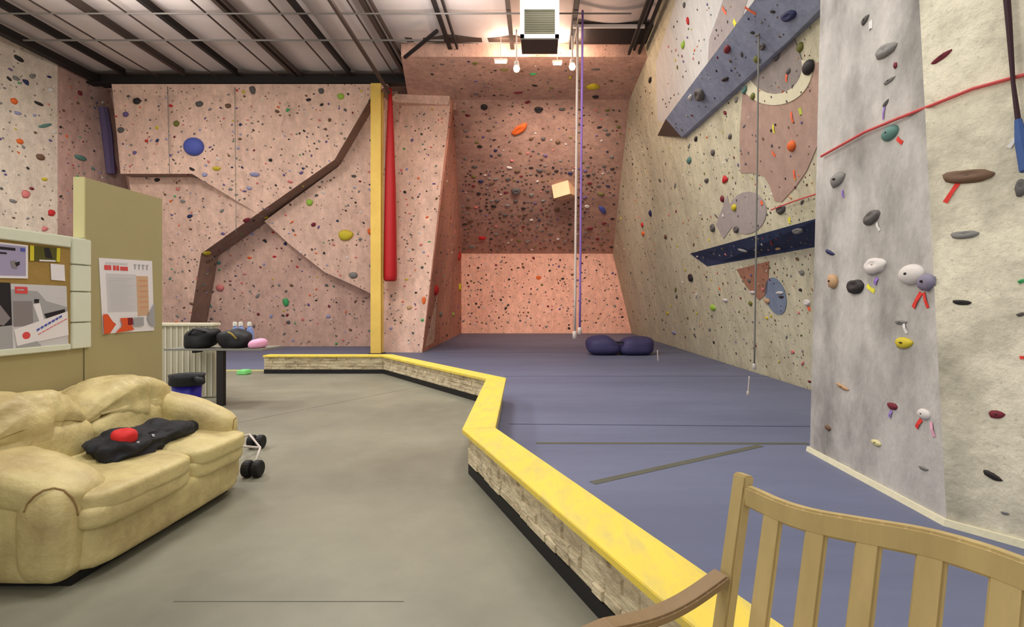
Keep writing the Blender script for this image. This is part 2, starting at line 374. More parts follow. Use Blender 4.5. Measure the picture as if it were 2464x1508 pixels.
for i in range(4):
    b = MB(); b.prism([R3(p, ZC-.04) for p in (a0[i], a0[i+1], a1[i+1], a1[i])], [R3(p, ZC) for p in (a0[i], a0[i+1], a1[i+1], a1[i])]); b.build('cap_board', M_yellow, cw, bevel=.004)
    b = MB(); b.prism([R3(p, 0) for p in (s0[i], s0[i+1], s1[i+1], s1[i])], [R3(p, ZC-.04) for p in (s0[i], s0[i+1], s1[i+1], s1[i])]); b.build('stone_panel', M_stone, cw)
    b = MB(); b.prism([R3(p, 0) for p in (k0[i], k0[i+1], s0[i+1], s0[i])], [R3(p, .09) for p in (k0[i], k0[i+1], s0[i+1], s0[i])]); b.build('base_trim', M_base, cw)
# real courses of split stone on the facing
random.seed(3)
for i in range(4):
    d = (s0[i+1]-s0[i]); L = d.length; d = d.normalized(); n = V((d.y, -d.x)); b = MB()
    for r, (z0, z1) in enumerate(((.095, .15), (.155, .215), (.22, .29), (.295, .365))):
        t = .02
        while t < L-.05:
            ln = min(random.uniform(.09, .34), L-.02-t); dep = random.uniform(.004, .022)
            p0 = s0[i]+d*t; p1 = s0[i]+d*(t+ln-.006)
            b.prism([R3(p0, z0), R3(p1, z0), R3(p1, z1), R3(p0, z1)], [R3(p0+n*dep+d*.006, z0+.006), R3(p1+n*dep-d*.006, z0+.006), R3(p1+n*dep-d*.006, z1-.006), R3(p0+n*dep+d*.006, z1-.006)])
            t += ln
    o = b.build('stone_course', M_stone, cw)
# ================================================================ BLUE MATS
mp = [V((-13.6, 12.6)), V((-6.0, 12.6)), V((-6.0, 12.2))]+[V((p.x, p.y)) for p in offs(fl, CW-.045)]
mp = mp[:3]+mp[4:]
mp[2] = V((offs(fl, CW-.045)[0].x, 12.6)); mp = [mp[0], mp[2]]+[V((p.x, p.y)) for p in offs(fl, CW-.045)]+[V((4.8, offs(fl, CW)[4].y)), V((4.82, 27.95)), V((-13.6, 27.95))]
b = MB(); b.ext([R3(p, .03) for p in mp], (0, 0, -.03))
mt = tag(b.build('gym_matting', M_mat), 'blue vinyl padded matting covering the climbing area floor behind the yellow-capped low wall', 'mat')
def strip(a, c, w, name, m):
    a, c = V(a), V(c); d = (c-a).normalized(); n = V((-d.y, d.x))*w/2
    bb = MB(); bb.prism([R3(a-n, .028), R3(c-n, .028), R3(c+n, .028), R3(a+n, .028)], [R3(a-n, .033), R3(c-n, .033), R3(c+n, .033), R3(a+n, .033)])
    return bb.build(name, m, mt)
def g2(px, py): p = G(px, py, .03); return V((p.x, p.y))
strip(g2(1290, 1066), g2(1945, 1067), .07, 'seam_tape', M_tape)['label'] = 'olive tape line running straight across'
strip(g2(1425, 1162), g2(1830, 1072), .085, 'seam_tape', M_tape)['label'] = 'olive tape line running diagonally'
M_seam = mat('dark_seam', (62, 64, 90), .7)
for (x0, y0, x1, y1) in ((1225, 1020, 1950, 1026), (1215, 905, 1890, 905), (1040, 848, 1640, 848)):
    strip(g2(x0, y0), g2(x1, y1), .02, 'seam', M_seam)
# ================================================================ STEEL AND CEILING SERVICES
gd = thing('roof_girder', (-9, 16.5, 8.24), 'black steel girder along the top of the pink wall, carried by the yellow column', 'girder')
b = MB(); b.box((-8.85, 16.5, 8.27), (9.7, .26, .05)); b.build('lower_flange', M_black, gd)
b = MB(); b.box((-8.85, 16.5, 8.55), (9.65, .26, .05)); b.build('upper_flange', M_steel, gd)
b = MB(); b.box((-8.85, 16.5, 8.41), (9.6, .05, .24)); b.build('web', M_black, gd)
side = ('leftmost', 'second from the left', 'third from the left', 'fourth from the left', 'fifth from the left', 'sixth from the left', 'seventh from the left')
NP = ['dark roof beam running into the far left ceiling corner', 'dark roof beam above the pale beige left wall', 'dark roof beam leading back above the left corner of the pink wall',
      'dark roof beam leading back to the girder above the blue ball hold', 'dark roof beam leading back to the girder left of the diagonal ledge', 'dark roof beam leading back to the girder above the diagonal ledge',
      'dark roof beam ending on the girder just left of the yellow column', 'dark roof beam ending where the black girder stops beside the red bag', 'dark roof beam ending on the pink header over its left half',
      'dark roof beam just left of the white air duct', 'dark roof beam just right of the white air duct']
for i, x in enumerate(PX):
    if x < -13.6: continue
    y1 = 16.36 if x < -4.0 else 14.66
    b = MB(); b.box((x, (y1+1)/2, 8.56), (.06, y1-1, .2)); b.box((x+.03, (y1+1)/2, 8.46), (.10, y1-1, .02))
    if i in (5, 7, 8): b.box((x+.22, (y1+1)/2, 8.5), (.05, y1-1, .1))
    tag(b.build('roof_beam', M_steel if i % 2 else M_black), NP[i], 'beam', 'roof beams')
for x0, lb in ((105, 'thin brown rod under the ceiling at the far left'), (290, 'thin brown rod under the ceiling, third bay above the pink wall'), (483, 'thin brown rod under the ceiling above the diagonal ledge'), (665, 'thin brown rod under the ceiling, bay left of the yellow column'), (848, 'thin brown rod under the ceiling beside the red bag')):
    x = (x0-VX)*12.57/F
    tag(MB().tube([(x, 1, 8.42), (x, 16.36, 8.42)], .022).build('ceiling_rod', M_steel), lb, 'rod', 'ceiling rods')
tag(MB().tube([(-13.4, 14.0, 8.38), (-2.45, 14.0, 8.38)], .025).build('sprinkler_pipe', M_pipe), 'thin grey pipe crossing the ceiling above the pink wall', 'pipe')
tag(MB().tube([(-13.4, 12.75, 8.40), (2.2, 12.75, 8.40)], .02).build('sprinkler_pipe', M_pipe), 'thin pale pipe crossing the whole ceiling at the top of the photo', 'pipe')
tag(MB().tube([(.85, 13.2, 8.33), (2.6, 13.2, 8.33)], .05).build('ceiling_pipe', M_lpipe), 'short pale pipe under the ceiling right of the duct', 'pipe')
tag(MB().tube([P(974, 138, 14.6), P(1052, 74, 13.6)], .05).build('brace_rod', M_black), 'short black diagonal brace at the left end of the pink header', 'brace')
tag(MB().tube([P(752, -66, 10.6), P(936, 222, 16.25)], .055).build('steel_bar', M_steel), 'long brown steel bar slanting down to the top of the yellow column', 'bar')
b = MB()
for dx, dz in ((0, 0), (.14, .12), (.28, .02)): b.box((2.45+dx, 8, 8.32+dz), (.06, 13.2, .1))
tag(b.build('edge_beam', M_black), 'dark bundled steel beam along the ceiling edge by the right wall', 'beam')
b = MB(); b.box((1.95, 14.1, 8.6), (1.9, .95, .1)); tag(b.build('header_beam', M_black), 'dark steel beam deepened to stand in for ceiling shade above the right end of the pink header', 'beam')  # black box made deep to stand in for the shaded ceiling strip
b = MB(); b.box((-2.0, 14.5, 8.67), (3.1, .25, .08)); tag(b.build('header_beam', M_steel), 'brown steel beam above the left end of the pink header', 'beam')
b = MB(); b.box((-13.45, 12.9, 8.4), (.22, 8, .2)); b.box((-13.15, 16.6, 8.28), (.5, .12, .1))
tag(b.build('eave_beam', M_black), 'dark steel beam along the top of the beige left wall', 'beam')
# yellow column
col = thing('steel_column', (-4.955, 16.5, .03), 'tall yellow steel column standing behind the low wall', 'column')
b = MB(); b.box((-4.92, 16.37, 4.13), (.31, .03, 8.2)); b.box((-4.92, 16.63, 4.13), (.31, .03, 8.2)); b.box((-4.92, 16.5, 4.13), (.03, .24, 8.2)); b.build('shaft', M_yelpost, col)
b = MB(); b.box((-4.92, 16.5, .045), (.42, .36, .03)); b.build('base_plate', M_steel, col)
# red hanging bag
rb = thing('hanging_bag', (-4.57, 16.62, 2.25), 'long red tapering vinyl bag hanging beside the yellow column', 'hanging bag')
x0 = (939-VX)/F*16.62
b = MB(); b.lathe((x0, 16.62, 0), [(.06, 2.26), (.16, 2.25), (.195, 2.30), (.20, 2.45), (.19, 3.6), (.165, 5.2), (.12, 6.6), (.075, 7.6), (.045, 8.14), (.03, 8.18)]); b.build('cover', M_silk, rb, smooth=True)
b = MB(); b.tube([(x0, 16.62, 8.16), (x0, 16.6, 8.245)], .015); b.build('hanging_cord', M_black, rb)
# duct unit
du = thing('air_duct', (.04, 11.8, 7.14), 'white square air duct with a louvred opening hanging in front of the pink header', 'duct')
y0 = 11.5; l_, r_ = (1252-VX)/F*y0, (1345-VX)/F*y0; zb = H+636/F*y0; zt = 8.55; w_ = .085
b = MB(); b.box(((l_+r_)/2, y0+.4, (zb+zt)/2+.03), (r_-l_-.02, .8, zt-zb-.06)); b.build('casing', M_ductu, du)
b = MB(); zo = H+(731-25)/F*y0
b.box(((l_+r_)/2, y0-.03, zb+w_/2), (r_-l_, .06, w_)); b.box((l_+w_/2, y0-.03, (zb+zo)/2), (w_, .06, zo-zb)); b.box((r_-w_/2, y0-.03, (zb+zo)/2), (w_, .06, zo-zb))
b.box(((l_+r_)/2, y0-.03, (zo+zt)/2), (r_-l_, .06, zt-zo)); b.build('frame', M_duct, du)
b = MB()
for i in range(14): b.box(((l_+r_)/2, y0-.008, zb+w_+.02+i*(zo-zb-w_)/14), (r_-l_-2*w_, .014, .022), Matrix.Rotation(.6, 3, 'X'))
b.build('louver', M_grille, du)
# lamps in front of the header
def pend(px, py, d, top, lb):
    p = P(px, py, d); o = thing('pendant_lamp', (p.x, p.y, p.z), lb, 'lamp', 'warm pendant lamps')
    b = MB(); b.tube([(p.x, p.y, p.z+.08), (p.x, p.y, top)], .02); b.build('rod', M_lpipe, o)
    b = MB(); b.lathe((p.x, p.y, p.z), [(.02, .2), (.05, .18), (.07, .1), (.075, .06)]); b.build('socket', M_lpipe, o, smooth=True)
    b = MB(); b.lathe((p.x, p.y, p.z), [(.01, -.09), (.06, -.07), (.085, 0), (.06, .06), (.03, .08)]); b.build('bulb', M_lamp, o, smooth=True)
    point('pendant_light', (p.x, p.y-.02, p.z-.2), 60, WARM, .12)
pend(1243, 165, 13.9, 8.6, 'glowing pendant lamp on a pale rod left of the air duct')
pend(1377, 160, 13.9, 8.6, 'glowing pendant lamp on a pale rod right of the air duct')
for px, py, wd, lb in ((1205, 150, 28, 'small glowing tube lamp left of the left pendant lamp'), (1341, 154, 20, 'small glowing tube lamp between the air duct and the right pendant lamp')):
    p = P(px, py, 14.2); h = wd/F*14.2/2
    o = thing('tube_lamp', (p.x, p.y, p.z), lb, 'lamp', 'small tube lamps')
    MB().tube([(p.x-h, p.y, p.z), (p.x+h, p.y, p.z)], .03).build('tube', M_tube, o, smooth=True)
    MB().box((p.x, p.y, p.z+.06), (2*h+.04, .09, .05)).build('housing', M_lpipe, o)
    MB().tube([(p.x, p.y, p.z+.08), (p.x, p.y, 8.6)], .01).build('hanger', M_lpipe, o)
# hidden-side wash lights on the header ledge (the two bright patches on the band)
for x in (-.95, -.35, .62, 1.05): point('header_light', (x, 14.3, 8.4), 26, (1, .74, .56), .08)
# ================================================================ CLIMBING VOLUMES ON THE RIGHT WALL
vo = thing('climbing_volume', RW(1640, 325), 'large blue-grey diagonal beam-shaped volume high on the right wall', 'climbing volume')
F1, F2, T = RW(1602, 286, .42), RW(1640, 330, .12), RW(1582, 326, .0)
F3, F4 = RW(2010, -15, .12), RW(1870, -80, .55)
M2 = RW(1812, 5, .5); M1 = RW(1900, 95, .12)
b = MB(); b.add([F1, F2, M1, M2, F3, F4], [(0, 1, 2, 3), (3, 2, 4, 5)])
bk = [p+V((.62, 0, 0)) for p in (F1, F2, F3, F4)]
b.add([F1, F2, F3, F4, M1, M2]+bk, [(0, 5, 3, 9, 6), (1, 7, 8, 2, 4), (3, 2, 8, 9), (6, 9, 8, 7)])
o = b.build('face_panel', M_volblue, vo)
for f in ([F1, F2, M1], [F1, M1, M2], [M2, M1, F3], [M2, F3, F4]): HIT.append(f)
b = MB(); b.add([F1, F2, T, F1+V((.6, 0, 0)), F2+V((.3, 0, 0))], [(0, 1, 2), (0, 2, 3), (1, 4, 2), (0, 3, 4, 1), (2, 4, 3)]); b.build('end_cap', M_volend, vo)
vo = thing('climbing_volume', RW(1700, 620), 'wedge volume with a dark navy underside on the right wall beside the grey pillar', 'climbing volume')
A0, A1, A2 = RW(1660, 610, .02), RW(1967, 525, .5), RW(1985, 520, .5)
B0, B1 = RW(1702, 641, 0), RW(1985, 590, 0)
C0, C1 = RW(1690, 575, .012), RW(1985, 395, .012)
b = MB(); b.add([A0, A2, B1, B0, B0+V((.1, 0, 0)), B1+V((.1, 0, 0)), A2+V((.5, 0, .0))], [(0, 1, 2, 3), (3, 2, 5, 4), (1, 6, 5, 2), (0, 3, 4), (0, 4, 5, 6, 1)]); b.build('underside', M_navy, vo)
HIT.append([A0, A2, B1, B0])
# cube volume on the overhang
# ================================================================ ROPES
def rope(pts, r, m, lb, name='rope', cat='rope', endm=None):
    o = thing(name, pts[-1], lb, cat)
    pp = []
    for i in range(len(pts)-1):
        a, c = V(pts[i]), V(pts[i+1])
        for k in range(8): pp.append(a.lerp(c, k/8))
    pp.append(V(pts[-1])); MB().tube(pp, r, 8).build('strand', m, o, smooth=True)
    if endm:
        e = V(pts[-1]); MB().lathe(e, [(.01, -r*4), (r*1.8, -r*3), (r*1.9, r*2), (r, r*3)]).build('end_knot', endm, o, smooth=True)
    return o
rope([P(1390, 57, 13.2)+V((0, -.0, 0)), P(1383, 805, 13.3)], .03, M_rope, 'thick white rope hanging from the ceiling to just above the blue mats', endm=M_rope)
rope([P(1402, 25, 12.75), P(1395, 795, 12.9)], .026, M_ropep, 'purple rope hanging beside the thick white rope', endm=M_rope)
rope([P(1827, -30, 8.0), P(1822, 400, 8.2), P(1815, 880, 8.6)], .014, M_ropeg, 'thin grey rope hanging in front of the right wall', endm=M_lpipe)
rope([P(1803, 905, 7.9), P(1800, 945, 7.9)], .01, M_rope, 'short white rope tail dangling just above the blue mats by the right wall', endm=M_rope)
rope([P(565, 210, 16.4), P(568, 560, 16.4)], .010, M_ropeg, 'thin grey rope hanging over the pink wall above the diagonal ledge')
rope([P(403, 208, 16.4), P(408, 420, 16.4)], .010, M_ropeg, 'thin grey rope hanging over the pink wall left of the blue ball')
rope([P(1582, 842, 14.5), P(1584, 880, 14.5)], .014, M_rope, 'short white rope end beside the purple crash pad', endm=M_rope)
tag(MB().tube([RW(1855, 505, .06), RW(1910, 484, .06), RW(1966, 466, .06)], .012).build('red_cord', M_roper), 'short red cord across the cream right wall above the navy wedge', 'cord')
cp = [(1976, 376), (2080, 318), (2160, 285), (2250, 250), (2340, 214), (2420, 192), (2520, 165)]
def facet(px, py, off=.0):
    u = (px-VX)/F; v = -(py-VY)/F
    t = (2.8+.0235*H-off)/(u-.0235*v); p = V((u*t, t, H+v*t))
    zc = 3.7+(p.z/8.7)*.9
    if p.y < zc:      # angled facet: X = 2.8+.0235z + .5385*(zc - Y)
        k = KF; t = (2.8+.0235*H-off+k*(3.7+.1034*H))/(u+k-(.0235+k*.1034)*v)
        p = V((u*t, t, H+v*t))
    return p
pts = [facet(x, y, .03) for x, y in cp]
tag(MB().tube(pts, .0125).build('red_cord', M_roper), 'long red cord slanting up across the grey pillar on the right', 'cord')
st = thing('hanging_strap', facet(2450, 350, .05), 'dark red and black strap with a blue lower end at the right edge', 'strap')
b = MB(); q = [facet(x, y, .06) for x, y in ((2418, -60), (2428, 60), (2438, 200), (2450, 290))]; b.tube(q, [.022, .018, .012, .016], 8); b.build('webbing', M_roped, st)
b = MB(); q = [facet(x, y, .06) for x, y in ((2450, 288), (2458, 340), (2472, 410))]; b.tube(q, [.02, .035, .04], 8); b.build('blue_sleeve', M_bluestrap, st)
b = MB(); cstr = [facet(x, y, .05) for x, y in ((240, 258), (268, 418))] if 0 else None
pts = [(247, 258), (256, 320), (266, 418)]
def lr(px, py): u = (px-VX)/F; t = -13.66/u; return V((-13.66, t, H-(py-VY)/F*t))
b = MB(); b.tube([lr(x, y) for x, y in pts], [.15, .17, .14], 8); tag(b.build('climbing_feature', mat('plum_paint', (98, 84, 116), .8)), 'long plum-coloured ridge on the dark left return wall', 'climbing feature')
b = MB(); b.tube([lr(x+8, y+50) for x, y in pts[:2]]+[lr(276, 410)], [.08, .1, .08], 8); tag(b.build('climbing_feature', mat('maroon_paint', (116, 60, 70), .8)), 'long maroon ridge right beside the plum ridge on the left return wall', 'climbing feature')
# ================================================================ HOLDS
BV = BVHTree.FromPolygons([v for f in HIT for v in f], (lambda k=[0]: [[(k.__setitem__(0, k[0]+1) or k[0]-1) for _ in f] for f in HIT])())
EYE = V((0, 0, H))
def cast(px, py):
    d = V(((px-VX)/F, 1, -(py-VY)/F)).normalized(); r = BV.ray_cast(EYE, d)
    if r[0] is None: return None
    n = r[1]
    if n.dot(d) > 0: n = -n
    return r[0], n, r[0].y
def holdverts(kind, seed):
    r = random.Random(seed); bm = bmesh.new(); bmesh.ops.create_icosphere(bm, subdivisions=3 if kind in ('ball', 'jug') else 2, radius=1)
    for v in bm.verts:
        c = v.co; n_ = noise.noise(c*1.6+V((seed*3.1, 0, 0)))*.22
        if kind == 'ball': v.co = V((c.x, c.y, max(c.z, -.15)*.8))
        elif kind == 'edge': v.co = V((c.x*(1+n_), c.y*(.9+n_)*(1 if c.y < 0 else .8), max(c.z, -.1)*(.65+.35*(c.y > 0))))
        elif kind == 'jug':
            dip = .45*math.exp(-((c.x)**2*5+(c.y-.25)**2*9)) if c.z > 0 else 0
            v.co = V((c.x*(1+n_), c.y*(1+n_), max(c.z, -.1)*.85-dip))
        elif kind == 'tri':
            a = math.atan2(c.y, c.x); k = 1/(math.cos((a+math.pi/2+math.pi/3) % (2*math.pi/3)-math.pi/3)+.55); v.co = V((c.x*k*1.2, c.y*k*1.2, max(c.z, -.1)*.6))
        else: v.co = V((c.x*(1+n_), c.y*(1+n_*1.5), max(c.z, -.1)*(.7+n_)))
    vs = [v.co.copy() for v in bm.verts]; fs = [[v.index for v in f.verts] for f in bm.faces]; bm.free(); return vs, fs
HV = {(k, s): holdverts(k, s) for k in ('ball', 'edge', 'jug', 'tri', 'blob') for s in (1, 2, 3)}
HME = {}
def holdmesh(kind, s, colr):
    key = (kind, s, colr)
    if key not in HME:
        vs, fs = HV[(kind, s)]; me = bpy.data.meshes.new('climbing_hold'); me.from_pydata([tuple(v) for v in vs], [], fs); me.materials.append(HM(colr))
        for p in me.polygons: p.use_smooth = True
        HME[key] = me
    return HME[key]
def frame(n, roll):
    z = n.normalized(); up = V((0, 0, 1)); y = (up-z*up.dot(z))
    if y.length < .05: y = V((0, -1, 0))-z*V((0, -1, 0)).dot(z)
    y.normalize(); x = y.cross(z); M = Matrix((x, y, z)).transposed(); return M @ Matrix.Rotation(roll, 3, 'Z')
BOLT = None
def boltmesh():
    global BOLT
    if BOLT is None:
        b = MB(); b.lathe((0, 0, 0), [(.13, -.2), (.13, .08), (.08, .1)], 10); me = bpy.data.meshes.new('bolt'); me.from_pydata([tuple(v) for v in b.v], [], b.f); me.materials.append(M_black); BOLT = me
    return BOLT
def hold(px, py, w, h, colr, label, kind=None, roll=0, depth=None, bolt=False, group=None, name='climbing_hold'):
    r = cast(px, py)
    if not r: return None
    p, n, t = r; M = frame(n, roll); cosx = max(.55, abs(M.col[0].to_3d().cross(p-EYE).length/(p-EYE).length))
    sx = w*t/F/2/cosx; sy = h*t/F/2; sz = depth or min(sx, sy)*.9
    kind = kind or random.choice(('edge', 'jug', 'blob', 'tri')); s = random.choice((1, 2, 3))
    o = bpy.data.objects.new(name, holdmesh(kind, s, colr)); C.objects.link(o)
    o.matrix_world = Matrix.Translation(p) @ M.to_4x4() @ Matrix.Diagonal((sx, sy, sz, 1))
    tag(o, label, 'climbing hold', group)
    if bolt:
        c = bpy.data.objects.new('bolt', boltmesh()); C.objects.link(c); c.parent = o; c.location = (0, .05, .72 if kind != 'jug' else .42)
    return o
def tape(px, py, L, w, ang, c, label):
    r = cast(px, py)
    if not r: return
    p, n, t = r; M = frame(n, math.radians(ang)); b = MB()
    k = t/F; lx, wy = L*k/2, w*k/2
    pts = [V((-lx, -wy, .006)), V((0, -wy*.8, .012)), V((lx, -wy, .004)), V((lx, wy, .004)), V((0, wy*.8, .012)), V((-lx, wy, .006))]
    pts = [M @ q+p for q in pts]; b.ext(pts, -(M @ V((0, 0, .003)))); tag(b.build('marker_tape', TM(c)), label, 'tape')
random.seed(11)
